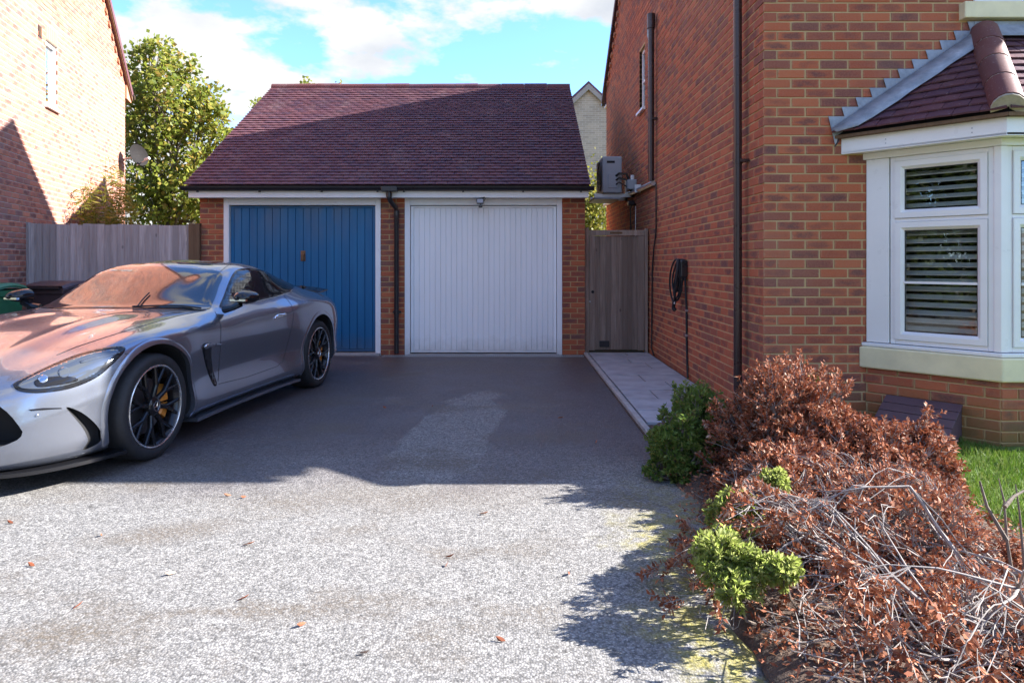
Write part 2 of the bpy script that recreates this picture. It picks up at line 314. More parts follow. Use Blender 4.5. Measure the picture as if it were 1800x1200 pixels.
# ------------------------------------------------------------------ ground, driveway, path, lawn, soil
def ground_mats():
    t = NT('rough_ground'); t.set(color=t.ramp(t.noise(.6, detail=6), [(.3, (.07, .08, .03)), (.7, (.16, .15, .09))]), rough=.95); M['ground'] = t.m
    t = NT('worn_bitmac'); P = t.pos(); sp = t.n('ShaderNodeSeparateXYZ', {0: P}).outputs
    cell = t.vor(122, P, 'F1', 'Color'); dist = t.vor(122, P)
    stone = t.ramp(t.n('ShaderNodeSeparateColor', {0: cell}).outputs[0], [(0, (.06, .057, .055)), (.2, (.155, .149, .142)), (.5, (.235, .226, .216)), (.85, (.30, .289, .276)), (1, (.38, .366, .35))])
    gap = t.maprange(dist, .40, .80, 0, .72)
    c = t.mix(gap, stone, (.05, .047, .047))
    c = t.mix(.22, c, t.ramp(t.noise(11, detail=8, rough=.6), [(.3, (.15, .145, .14)), (.7, (.31, .30, .285))]))
    big = t.n('ShaderNodeSeparateColor', {0: t.vor(62, P, 'F1', 'Color')}).outputs
    grain = t.math('ADD', t.noise(48, detail=9, rough=.85), t.math('MULTIPLY', t.math('SUBTRACT', big[0], .5), .55))
    c = t.mix(1.0, c, t.ramp(grain, [(.22, (.74, .74, .74)), (.5, (1, 1, 1)), (.78, (1.2, 1.195, 1.18))]), 'MULTIPLY')
    # moist stain plus painted-in shade darken the bitmac towards the garage; dry island inside
    def ell(cx, cy, rx, ry, rot=0, warp=.35, sc=1.6, e0=1.06, e1=.94):
        w = t.n('ShaderNodeTexNoise', {'Vector': P, 'Scale': sc, 'Detail': 5}).outputs['Color']
        q = t.n('ShaderNodeVectorMath', {0: P, 1: t.n('ShaderNodeVectorMath', {0: t.n('ShaderNodeVectorMath', {0: w, 1: (.5, .5, .5)}, operation='SUBTRACT').outputs[0], 'Scale': warp}, operation='SCALE').outputs[0]}, operation='ADD').outputs[0]
        m = t.n('ShaderNodeMapping', {'Vector': q, 'Location': (cx, cy, 0), 'Rotation': (0, 0, rot), 'Scale': (rx, ry, 1)}, vector_type='TEXTURE').outputs[0]
        s2 = t.n('ShaderNodeSeparateXYZ', {0: m}).outputs
        r = t.math('SQRT', t.math('ADD', t.math('MULTIPLY', s2[0], s2[0]), t.math('MULTIPLY', s2[1], s2[1])))
        return t.maprange(r, e0, e1)
    damp_shade = t.maprange(t.math('ADD', sp[1], t.math('MULTIPLY', t.math('SUBTRACT', t.noise(.9, detail=4), .5), 2.2)), 3.8, 5.0)
    dry = ell(-.47, 5.4, .33, 1.75, -.10, .55, 2.4)
    dry = t.math('MAXIMUM', dry, t.math('MULTIPLY', t.maprange(t.noise(1.25, detail=5), .6, .68), .55))
    wet_shade = t.math('MULTIPLY', damp_shade, t.math('SUBTRACT', 1, t.math('MULTIPLY', dry, .9), True), True)
    c = t.mix(t.math('MULTIPLY', wet_shade, .95), c, t.mix(.18, t.mix(1.0, c, (.47, .40, .43), 'MULTIPLY'), (.050, .041, .046)))
    c = t.mix(t.math('MULTIPLY', wet_shade, .9), c, t.mix(1.0, c, t.ramp(t.noise(34, detail=10, rough=.95), [(.34, (.55, .55, .56)), (.5, (1, 1, 1)), (.64, (1.75, 1.75, 1.8))]), 'MULTIPLY'))
    c = t.mix(t.math('MULTIPLY', t.math('MULTIPLY', wet_shade, t.maprange(t.noise(1.7, detail=6, rough=.6), .5, .7)), .4), c, (.13, .125, .14))   # patches that have begun to dry
    # stains in the dry part
    st = t.math('MULTIPLY', t.maprange(t.noise(1.0, t.stretch((1, 1.5, 1)), 7, .62), .51, .66), .85)
    st = t.math('MAXIMUM', st, t.math('MULTIPLY', t.math('MAXIMUM', ell(-.95, 2.62, .62, .055, .06, .35, 3, 1.5, .4), ell(-1.7, 3.35, .3, .14, .3, .3, 3, 1.4, .4)), .7))
    st = t.math('MAXIMUM', st, t.math('MULTIPLY', ell(-.75, 3.85, .95, .24, .05, .5, 2, 1.5, .3), .55))
    c = t.mix(t.math('MULTIPLY', st, t.maprange(t.noise(45, detail=3), .3, .6)), c, (.105, .082, .06))
    # moss creeping in from the bed
    e = t.math('ADD', t.math('SUBTRACT', sp[0], t.math('MULTIPLY', t.math('SUBTRACT', sp[1], 2.56), .085)), t.math('MULTIPLY', t.math('SUBTRACT', t.noise(3.5, detail=6), .5), .9))
    ms = t.math('MULTIPLY', t.math('MULTIPLY', t.maprange(e, .38, .70), t.maprange(t.noise(13, detail=6), .38, .54)), t.maprange(sp[1], 4.3, 3.2), True)
    c = t.mix(t.math('MULTIPLY', ms, .68), c, t.ramp(t.noise(30), [(.35, (.16, .14, .02)), (.65, (.36, .31, .04))]))
    h = t.math('ADD', t.math('SUBTRACT', 1, dist), t.math('MULTIPLY', t.noise(300), .3))
    t.set(color=c, rough=t.maprange(wet_shade, 0, 1, .88, .5), normal=t.bump(h, .45, .005), spec=.4); M['bitmac'] = t.m
    t = NT('dark_garden_soil'); t.set(color=t.ramp(t.noise(28, detail=8, rough=.7), [(.3, (.045, .028, .02)), (.55, (.11, .07, .05)), (.75, (.2, .14, .10))]), rough=.95, normal=t.bump(t.noise(60, detail=8), 1, .02)); M['soil'] = t.m
    t = NT('turf'); t.set(color=t.ramp(t.noise(20, detail=6), [(.3, (.06, .11, .015)), (.7, (.13, .19, .03))]), rough=.95); M['turf'] = t.m
ground_mats()
def sheet(name, x0, x1, y0, y1, z, m, nx=1, ny=1, fz=None):
    b = MB(); vs = []
    for j in range(ny + 1):
        for i in range(nx + 1):
            x = x0 + (x1 - x0) * i / nx; y = y0 + (y1 - y0) * j / ny; vs.append((x, y, z + (fz(x, y) if fz else 0)))
    b.add(vs, [(j * (nx + 1) + i, j * (nx + 1) + i + 1, (j + 1) * (nx + 1) + i + 1, (j + 1) * (nx + 1) + i) for j in range(ny) for i in range(nx)])
    return tag(b.build(name, m, smooth=nx > 1, sharp=0), kind='structure')
tag(sheet('ground', -400, 400, -200, 900, -.03, M['ground']), 'rough ground stretching beyond the houses')
tag(sheet('driveway', -16, 1.06, -14, 9.78, 0, M['bitmac']), 'worn grey bitmac driveway, moist and tinted with shade towards the garage')
rng = random.Random(5)
def bedz(x, y): return .035 * math.sin(3.1 * x + 2) * math.sin(2.3 * y) + .02 * math.sin(9 * x + 4 * y)
def edge(y): return .83 + (y - 2.56) * .085               # the bed creeps out over the bitmac towards the street
def soil():
    b = MB(); nx, ny = 26, 80; vs = []
    for j in range(ny + 1):
        y = -.6 + 5.99 * j / ny; e = edge(y) + .03 * math.sin(7 * y) + .02 * math.sin(17 * y)
        for i in range(nx + 1):
            x = e + (2.55 - e) * (i / nx) ** 1.3; vs.append((x, y, .03 + bedz(x, y) * .8 + .02 - .06 * max(0, 1 - i / 3)))
    b.add(vs, [(j * (nx + 1) + i, j * (nx + 1) + i + 1, (j + 1) * (nx + 1) + i + 1, (j + 1) * (nx + 1) + i) for j in range(ny) for i in range(nx)])
    tag(b.build('soil_bed', M['soil'], smooth=True, sharp=0), 'dark soil bed under the shrubs', kind='structure')
soil()
tag(sheet('lawn', 2.3, 9, -2, 5.39, .045, M['turf'], 20, 30, lambda x, y: .012 * math.sin(2 * x) * math.sin(3 * y) - (.06 if x < 2.35 else 0)), 'lawn under the bay window')

def path():
    b = MB(); b.box(1.0, 1.975, 4.9, 9.86, -.02, .012)
    p = tag(b.build('path', M['soil']), 'grey slab path leading to the gate', kind='structure')
    r = random.Random(3); x0, x1 = 1.075, 1.94
    y = 9.80
    rows = [(.30, [.6]), (.34, [1]), (.36, [.52]), (.50, [.72]), (.46, [1]), (.44, [.42]), (.5, [.66]), (.44, [.35]), (.5, [.7]), (.45, [.5])]
    for h, cuts in rows:
        xs = [x0] + [x0 + (x1 - x0) * c for c in cuts if c < 1] + [x1]
        for a, c in zip(xs, xs[1:]):
            m = MB(); dz = r.uniform(-.002, .002)
            m.box(a + .008, c - .008, y - h + .008, y - .008, .0, .036 + dz)
            m.build('slab', M['slab'], p, bevel=.004)
        y -= h
    y = 9.8
    while y > 4.95:
        m = MB(); m.box(1.012, 1.062, max(y - .9, 4.92), y - .006, -.02, .042); m.build('edging', M['concrete'], p, bevel=.006); y -= .906
    m = MB(); m.box(.98, 1.9, 9.79, 9.85, -.01, .03); m.build('threshold_strip', M['metal'], p)
path()
def leaf_litter():
    r = random.Random(11)
    px = [(55, 995), (18, 920), (137, 1067), (178, 942), (427, 1054), (437, 958), (530, 1100), (790, 980), (785, 995), (880, 1127), (400, 872), (428, 875), (850, 904), (1000, 1010), (760, 715), (676, 717), (985, 735), (1048, 778), (640, 1150), (300, 1010)]
    for i, (x, y) in enumerate(px):
        Y = FPX * CAMH / (y - CY); p = at(x, y, Y); p.z = .004
        a = r.uniform(0, 6.28); L = r.uniform(.012, .026); w = L * r.uniform(.16, .34)
        d = Vector((math.cos(a), math.sin(a), 0)); s = Vector((-d.y, d.x, 0)); z = Vector((0, 0, 1))
        m = MB(); top = [p - d * L, p - d * L * .3 + s * w, p + d * L * .4 + s * w * .8, p + d * L + z * .012, p + d * L * .3 - s * w + z * .01, p - d * L * .5 - s * w * .7 + z * .006]
        m.prism(top, (0, 0, .0015))
        tag(m.build('fallen_leaf', M['leaf_rust']), 'small dry brown leaf lying on the driveway', 'leaf', 'dry leaves scattered on the driveway')
leaf_litter()
# ------------------------------------------------------------------ brickwork
BL, BH, BJ, COURSE = .215, .065, .010, .075
_bm = {}; _uvc = {}
def brick_mesh(L, D, var, mat):
    key = (round(L, 3), D, var, mat.name)
    if key in _bm: return _bm[key]
    r = random.Random(var * 7 + 1); c = .004; h = BH / 2; l = L / 2
    j = lambda: r.uniform(-.0013, .0013)
    vs = [(x, D, z) for x, z in ((-l, -h), (l, -h), (l, h), (-l, h))]
    vs += [(x, c + abs(j()), z) for x, z in ((-l, -h), (l, -h), (l, h), (-l, h))]
    vs += [(x + j(), j(), z + j()) for x, z in ((-l + c, -h + c), (l - c, -h + c), (l - c, h - c), (-l + c, h - c))]
    fs = [(8, 9, 10, 11)]
    for i in range(4):
        k = (i + 1) % 4; fs += [(i, k, 4 + k, 4 + i), (4 + i, 4 + k, 8 + k, 8 + i)]
    me = bpy.data.meshes.new('brick'); me.from_pydata(vs, [], fs); me.materials.append(mat); me.update()
    uvl = me.uv_layers.new(name='UVMap')
    for pl in me.polygons:
        end = abs(pl.normal.x) > .9
        for li in pl.loop_indices: p = vs[me.loops[li].vertex_index]; uvl.data[li].uv = (min(p[1] / .1025, 1) if end else p[0] / L + .5, p[2] / BH + .5)
    _bm[key] = me; return me
def lay(out, o, a, n, z0, z1, rngf, start=(0, .1125), opens=(), depth=.1025, seed=0):
    """stretcher bond along direction a from o; start = where even / odd courses begin; rngf(z) -> (smin, smax)"""
    r = random.Random(seed); o = Vector(o); a = Vector(a); n = Vector(n); k0 = int(round(z0 / COURSE))
    k = k0
    while (k + 1) * COURSE <= z1 + .002:
        zc = (k + .5) * COURSE; smin, smax = rngf(zc)
        s = start[k % 2]
        while s + .225 < smin: s += .225
        while s < smax - .03:
            b0, b1 = max(s, smin), min(s + BL, smax)
            segs = [(b0, b1)]
            for (p, q, zz0, zz1) in opens:
                if zz0 < zc < zz1:
                    ns = []
                    for x, y in segs:
                        if q <= x or p >= y: ns.append((x, y))
                        else:
                            if p - x > .02: ns.append((x, p))
                            if y - q > .02: ns.append((q, y))
                    segs = ns
            for x, y in segs:
                if y - x > .02: out.append((o + a * ((x + y) / 2) + Vector((0, 0, zc)) + n * r.uniform(-.0015, .0015), a, n, y - x, depth))
            s += .225
        k += 1
def emit(bricks, wall, mat, nmax, extra_stuff=None, seed=0):
    """the nmax bricks that show largest become objects of their own, the others one mesh"""
    r = random.Random(seed); sc = []
    for i, (c, a, n, L, D) in enumerate(bricks):
        px, py = proj(c) if c.y > .5 else (-999, -999)
        vis = -10 < px < 1810 and -6 < py < 1206 and (Vector((0, 0, CAMH)) - c).dot(n) > 0
        hd = n.cross(Vector((0, 0, 1)))
        e0, e1 = proj(c - hd * L / 2), proj(c + hd * L / 2)
        sc.append((abs(e1[0] - e0[0]) * FPX * BH / c.y if vis else 0, i))
    sc.sort(reverse=True); pick = {i for s, i in sc[:nmax] if s > 25}
    rest = MB(); ruv = []
    for i, (c, a, n, L, D) in enumerate(bricks):
        u = (-n).cross(Vector((0, 0, 1)))                 # u x (-n) = z
        u = Vector((0, 0, 1)).cross(n) * 1.0
        u = Vector((-n.y, n.x, 0))
        MX = Matrix(((u.x, -n.x, 0, c.x), (u.y, -n.y, 0, c.y), (0, 0, 1, c.z), (0, 0, 0, 1)))
        me = brick_mesh(L, D, r.randrange(4), mat)
        if i in pick:
            o = bpy.data.objects.new('brick', me); C.objects.link(o); o.parent = wall
            o.matrix_parent_inverse = WM[wall].inverted(); o.matrix_basis = MX
        else:
            rest.add([MX @ v.co for v in me.vertices], [tuple(p.vertices) for p in me.polygons])
            key = me.name
            if key not in _uvc: a_ = np.empty(len(me.loops) * 2, np.float32); me.uv_layers[0].data.foreach_get('uv', a_); _uvc[key] = a_
            ruv.append(_uvc[key])
    if rest.v:
        ro = rest.build('brickwork', mat, wall, kind='stuff'); ro.data.uv_layers.new(name='UVMap').data.foreach_set('uv', np.concatenate(ruv))
def backing(mb, o, a, n, s0, s1, z0, z1, opens=(), back=.0055, thick=.2):
    o, a, n = Vector(o), Vector(a), Vector(n)
    ss = sorted({s0, s1, *[v for q in opens for v in q[:2] if s0 < v < s1]}); zs = sorted({z0, z1, *[v for q in opens for v in q[2:] if z0 < v < z1]})
    for i in range(len(ss) - 1):
        for j in range(len(zs) - 1):
            sm, zm = (ss[i] + ss[i + 1]) / 2, (zs[j] + zs[j + 1]) / 2
            if any(q[0] < sm < q[1] and q[2] < zm < q[3] for q in opens): continue
            c = o + a * sm - n * (back + thick / 2) + Vector((0, 0, zm))
            mb.obox(c, a, n, (0, 0, 1), ((ss[i + 1] - ss[i]) / 2, thick / 2, (zs[j + 1] - zs[j]) / 2))
def roof_slab(mb, p0, p1, p2, p3, th=.1):
    n = (Vector(p1) - Vector(p0)).cross(Vector(p3) - Vector(p0)).normalized()
    mb.prism([p0, p1, p2, p3], -n * th)
_tm = {}
def clip(poly, a, b):
    """keep the part of poly left of a->b"""
    out = []; f = lambda p: (b[0] - a[0]) * (p[1] - a[1]) - (b[1] - a[1]) * (p[0] - a[0])
    for i, p in enumerate(poly):
        q = poly[(i + 1) % len(poly)]; fp, fq = f(p), f(q)
        if fp >= 0: out.append(p)
        if (fp >= 0) != (fq >= 0):
            t = fp / (fp - fq); out.append((p[0] + (q[0] - p[0]) * t, p[1] + (q[1] - p[1]) * t))
    return out
def tiles(parent, region, o, sd, td, mat, nmax, seed, w=.165, gauge=.1, length=.185, th=.012, tilt=.175, lift=.036):
    """plain tiles over a convex region given in (s along eave, t up slope)"""
    o, sd, td = Vector(o), Vector(sd).normalized(), Vector(td).normalized(); nn = sd.cross(td).normalized()
    r = random.Random(seed); ssx = [p[0] for p in region]; tt = [p[1] for p in region]; items = []
    row = 0; t = min(tt)
    while t < max(tt) - .01:
        s = min(ssx) - (w / 2 if row % 2 else 0) - .0
        while s < max(ssx):
            q = [(s + .002, t), (s + w - .002, t), (s + w - .002, t + length), (s + .002, t + length)]
            for i in range(len(region)):
                q = clip(q, region[i], region[(i + 1) % len(region)])
                if len(q) < 3: break
            if len(q) >= 3:
                full = len(q) == 4 and abs(max(p[0] for p in q) - min(p[0] for p in q) - (w - .004)) < 1e-4 and abs(max(p[1] for p in q) - min(p[1] for p in q) - length) < 1e-4
                items.append((s, t, q, full))
            s += w
        t += gauge; row += 1
    key = (w, length, th, mat.name)
    if key not in _tm:
        m = MB(); l = w / 2 - .002; c = .003
        vs = []
        for zz, top in ((0, 0), (th, 1)):
            for y in (0, length):
                for x in (-l, 0, l): vs.append((x, y, zz + (c if x == 0 else 0)))
        m.add(vs, [(6, 7, 10, 9), (7, 8, 11, 10), (0, 1, 7, 6), (1, 2, 8, 7), (0, 6, 9, 3), (2, 5, 11, 8)])
        me = m.mesh('tile'); me.materials.append(mat); _tm[key] = me
    me = _tm[key]
    def frame(s, t):
        a = r.uniform(-.012, .012); tl = tilt + r.uniform(-.016, .016)
        td2 = (td * math.cos(tl) - nn * math.sin(tl)); s2 = (sd + td * a).normalized(); td2 = (td2 - s2 * td2.dot(s2)).normalized(); n2 = s2.cross(td2)
        c = o + sd * (s + w / 2) + td * t + nn * (lift + r.uniform(0, .003))
        return Matrix(((s2.x, td2.x, n2.x, c.x), (s2.y, td2.y, n2.y, c.y), (s2.z, td2.z, n2.z, c.z), (0, 0, 0, 1)))
    def area(s, t):
        c = o + sd * (s + w / 2) + td * t; px, py = proj(c); return 1 / c.y if 0 < px < 1800 and 0 < py < 1200 else 0
    order = sorted(range(len(items)), key=lambda i: -area(items[i][0], items[i][1])); pick = set(order[:nmax]); rest = MB()
    for i, (s, t, q, full) in enumerate(items):
        MX = frame(s, t)
        if full: m = me
        else:
            b = MB(); b.prism([(x - s - w / 2, y - t, 0) for x, y in q], (0, 0, th)); m = None
        if i in pick:
            if m is None: m = b.mesh('tile'); m.materials.append(mat)
            ob = bpy.data.objects.new('tile', m); C.objects.link(ob); ob.parent = parent; ob.matrix_parent_inverse = WM[parent].inverted(); ob.matrix_basis = MX
        else:
            src = (m.vertices, m.polygons) if m else None
            if m: rest.add([MX @ v.co for v in m.vertices], [tuple(p.vertices) for p in m.polygons])
            else: rest.add([MX @ Vector(v) for v in b.v], b.f)
    if rest.v: rest.build('tiling', mat, parent, kind='stuff')
def half_round(mb, p, q, r, up, n=10, th=.014, lo=-.25):
    """half-round ridge or hip tile from p to q"""
    p, q = Vector(p), Vector(q); d = (q - p).normalized(); up = Vector(up); up = (up - d * up.dot(d)).normalized(); w = d.cross(up); vs = []
    for c in (p, q):
        for rr in (r, r - th):
            for i in range(n + 1):
                a = lo + (math.pi - 2 * lo) * i / n; vs.append(c + w * math.cos(a) * rr + up * math.sin(a) * rr)
    k = n + 1; fs = []
    for i in range(n): fs += [(i, i + 1, 2 * k + i + 1, 2 * k + i), (k + i + 1, k + i, 3 * k + i, 3 * k + i + 1), (i, k + i, k + i + 1, i + 1), (2 * k + i, 2 * k + i + 1, 3 * k + i + 1, 3 * k + i)]
    fs += [(0, 2 * k, 3 * k, k), (n, k + n, 3 * k + n, 2 * k + n)]
    mb.add(vs, fs)

# ------------------------------------------------------------------ right-hand house
HX, HY, HB, HR, EZ, RZ = 1.98, 5.40, 14.5, 6.5, 4.95, 8.22
YR = (HY + HB) / 2
BAY = [Vector((2.78, HY, 0)), Vector((3.375, 4.72, 0)), Vector((4.675, 4.72, 0)), Vector((5.27, HY, 0))]
def right_house():
    H = thing('brick_house', 'red brick house with bay window on the right of the driveway', 'house', (HX, HY, 0))
    zg = lambda s: EZ + (RZ - EZ) * (1 - abs(s - (YR - HY)) / (YR - HY))
    bayop = (BAY[0].x - HX + .05, BAY[3].x - HX - .05, .0, 2.2); upwin = (3.53 - HX + .12, 5.0 - HX, 3.37, 4.55)
    sw = (10.26 - HY, 10.72 - HY, 3.66, 4.62); vent = (10.0 - HY, 10.12 - HY, 4.62, 4.80)
    mb = MB()
    backing(mb, (HX, HY, 0), (1, 0, 0), (0, -1, 0), .0085, HR - HX, -.1, EZ, [bayop, upwin])
    backing(mb, (HX, HY, 0), (0, 1, 0), (-1, 0, 0), .21, HB - HY, -.1, EZ, [sw, vent])
    mb.prism([(HX + .008, HY + .0, EZ), (HX + .008, HB, EZ), (HX + .008, YR, RZ - .02)], (.2, 0, 0))
    mb.prism([(HR - .2, HY + .0, EZ), (HR - .2, HB, EZ), (HR - .2, YR, RZ - .02)], (.2, 0, 0))
    mb.box(HX + .21, HR, HB - .2, HB, -.1, EZ); mb.box(HR - .2, HR, HY + .21, HB - .2, -.1, EZ)
    wall = mb.build('wall', M['mortar'], H)
    bs = []
    lay(bs, (HX, HY, 0), (1, 0, 0), (0, -1, 0), 0, EZ, lambda z: (0, HR - HX), (0, .1125), [(BAY[0].x - HX + .016, BAY[3].x - HX - .016, 0, 2.2), (3.53 - HX, 5.1 - HX, 3.225, 3.375), upwin], seed=1)
    def gr(z):
        if z < EZ: return 0, HB - HY
        k = (z - EZ) / (RZ - EZ); return k * (YR - HY), HB - HY - k * (HB - YR)
    lay(bs, (HX, HY, 0), (0, 1, 0), (-1, 0, 0), 0, RZ - .1, gr, (.1125, 0), [sw, vent], seed=2)
    emit(bs, wall, M['brick'], 300, seed=1)
    # roof
    ov = .07; e = .32; sl = (RZ - EZ) / (YR - HY); ez = EZ - e * sl + .12
    rb = MB(); roof_slab(rb, (HX - ov, HY - e, ez), (HR + ov, HY - e, ez), (HR + ov, YR, RZ + .12), (HX - ov, YR, RZ + .12))
    roof_slab(rb, (HR + ov, HB + e, ez), (HX - ov, HB + e, ez), (HX - ov, YR, RZ + .12), (HR + ov, YR, RZ + .12))
    roof = rb.build('roof', M['tile'], H)
    for y0, y1 in ((HY - e, YR), (HB + e, YR)):
        b = MB(); z0 = ez - .13; b.prism([(HX - .03, y0, z0), (HX - .03, y1, RZ - .01), (HX - .03, y1, RZ + .04), (HX - .03, y0, z0 + .06)], (-.03, 0, 0)); b.build('bargeboard', M['brown_pvc'], H)
    for y in (HY - e, HB + e):
        b = MB(); b.tube([(HX - .05, y - (.06 if y < YR else -.06), ez - .06), (HR, y - (.06 if y < YR else -.06), ez - .06)], .055, 10); b.build('gutter', M['brown_pvc'], H, smooth=True)
        b = MB(); yy = (y, HY - .002) if y < YR else (HB + .002, y); b.box(HX, HR, yy[0], yy[1], ez - .17, ez - .14); b.build('soffit', M['white'], H)
    k = 0
    for i in range(24):                                   # dentil bricks under the rear verge
        y = YR + .4 + i * .19; z = RZ - (y - YR) * sl - .17
        if z < EZ - .05: break
        b = MB(); b.obox((HX - .015, y, z), (0, 1, -sl), (1, 0, 0), (0, sl, 1), (.05, .02, .03)); b.build('dentil', M['brick'], H)
    # side window
    y0, y1, z0, z1 = sw[0] + HY, sw[1] + HY, sw[2], sw[3]
    f = MB()
    for a in ((y0, y0 + .05, z0, z1), (y1 - .05, y1, z0, z1), (y0 + .05, y1 - .05, z0, z0 + .05), (y0 + .05, y1 - .05, z1 - .05, z1), (y0 + .05, y1 - .05, z0 + .45, z0 + .49)): f.box(HX + .045, HX + .1, *a)
    w = f.build('window', M['white'], H, bevel=.004)
    b = MB(); b.box(HX + .07, HX + .074, y0 + .045, y1 - .045, z0 + .045, z1 - .045); b.build('pane', M['glass'], w)
    b = MB(); b.box(HX - .05, HX + .08, y0 - .03, y1 + .03, z0 - .04, z0 - .001); b.build('sill', M['white'], w, bevel=.006)
    b = MB(); b.box(HX + .3, HX + .32, y0 - .3, y1 + .3, z0 - .3, z1 + .3); b.build('blind', M['dark'], w)
    b = MB(); b.box(HX + .004, HX + .05, vent[0] + HY + .002, vent[1] + HY - .002, vent[2], vent[3]); v = b.build('air_brick', M['brown_pvc'], H)
    # upper front window: stone sill and frame
    b = MB(); b.box(3.53, 5.0, HY - .07, HY + .05, 3.235, 3.365); s = b.build('window_sill', M['cream'], H, bevel=.008)
    f = MB(); x0, x1 = upwin[0] + HX, upwin[1] + HX
    for a in ((x0, x1, 3.372, 3.46), (x0, x1, 4.48, 4.55), (x0, x0 + .07, 3.46, 4.48), (x1 - .07, x1, 3.46, 4.48), ((x0 + x1) / 2 - .03, (x0 + x1) / 2 + .03, 3.46, 4.48)): f.box(a[0], a[1], HY + .03, HY + .1, a[2], a[3])
    f.box(x0 - .01, x1 + .01, HY - .02, HY + .029, 3.37, 3.405)
    w = f.build('window', M['white'], H, bevel=.004)
    b = MB(); b.box(x0 + .06, x1 - .06, HY + .06, HY + .064, 3.45, 4.49); b.build('pane', M['glass'], w)
    b = MB(); b.box(x0 - .2, x1 + .2, HY + .5, HY + .52, 3.2, 4.8); b.build('blind', M['louvre'], w)
    # big downpipe near the corner
    def pipe(name, y, z0, z1, r, brk, mat):
        b = MB(); b.tube([(HX - .075, y, z0), (HX - .075, y, z1)], r, 14); p = b.build(name, mat, H, smooth=True)
        for z in brk:
            b = MB(); b.lathe([(r + .001, -.02), (r + .007, -.02), (r + .007, .02), (r + .001, .02)], (HX - .075, y, z), (0, 0, 1), 14); b.box(HX - .075, HX + .004, y - .07, y - r * .2, z - .012, z + .012); b.build('clip', mat, p, smooth=True)
        return p
    pipe('downpipe', 5.79, .02, EZ - .2, .035, (2.18, 4.0), M['brown_pvc'])
    sp = pipe('soil_pipe', 9.42, 2.45, 4.72, .042, (3.3,), M['brown_pvc'])
    b = MB(); b.tube([(HX - .075, 9.42, 4.55), (HX - .075, 9.42, 4.75)], .056, 14); b.build('socket', M['brown_pvc'], sp, smooth=True)
    # overflow pipe running back under the air conditioner
    b = MB(); b.tube([(HX - .045, 9.42, 2.42), (HX - .045, 12.2, 2.49), (HX - .045, 14.45, 2.545)], .034, 10); o = b.build('drain_pipe', M['metal'], H, smooth=True)
    for y in (10.6, 12.6):
        b = MB(); b.box(HX - .09, HX + .004, y - .03, y + .03, 2.38 + (y - 9.4) * .027, 2.50 + (y - 9.4) * .027); b.build('clip', M['white'], o)
    b = MB(); b.tube([(HX - .02, 9.36, 2.4), (HX - .02, 9.36, 1.75), (HX - .02, 9.52, 1.5), (HX - .02, 9.62, 1.2), (HX - .02, 9.66, .1), (HX - .02, 9.5, .04)], .011, 6); b.build('cable', M['black_pvc'], H, smooth=True)
    b = MB(); b.tube([(HX - .02, 11.2, 2.35), (HX - .05, 11.25, 2.2), (HX - .02, 11.3, 1.5)], .012, 6); b.build('cable', M['black_pvc'], H, smooth=True)
    # flue elbow low on the front wall
    b = MB(); c = at(1447, 683, HY - .03); b.tube([(c.x, HY + .01, c.z), (c.x, HY - .06, c.z), (c.x, HY - .09, c.z - .03), (c.x, HY - .09, c.z - .07)], .026, 10); b.build('waste_pipe', M['black_pvc'], H, smooth=True)
    # floor, ceiling and back wall of the front room
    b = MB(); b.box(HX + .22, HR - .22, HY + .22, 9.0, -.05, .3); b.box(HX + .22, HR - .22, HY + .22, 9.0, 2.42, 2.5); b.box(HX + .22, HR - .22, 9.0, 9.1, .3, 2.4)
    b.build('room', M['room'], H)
    return H, wall
RH, RWALL = right_house()

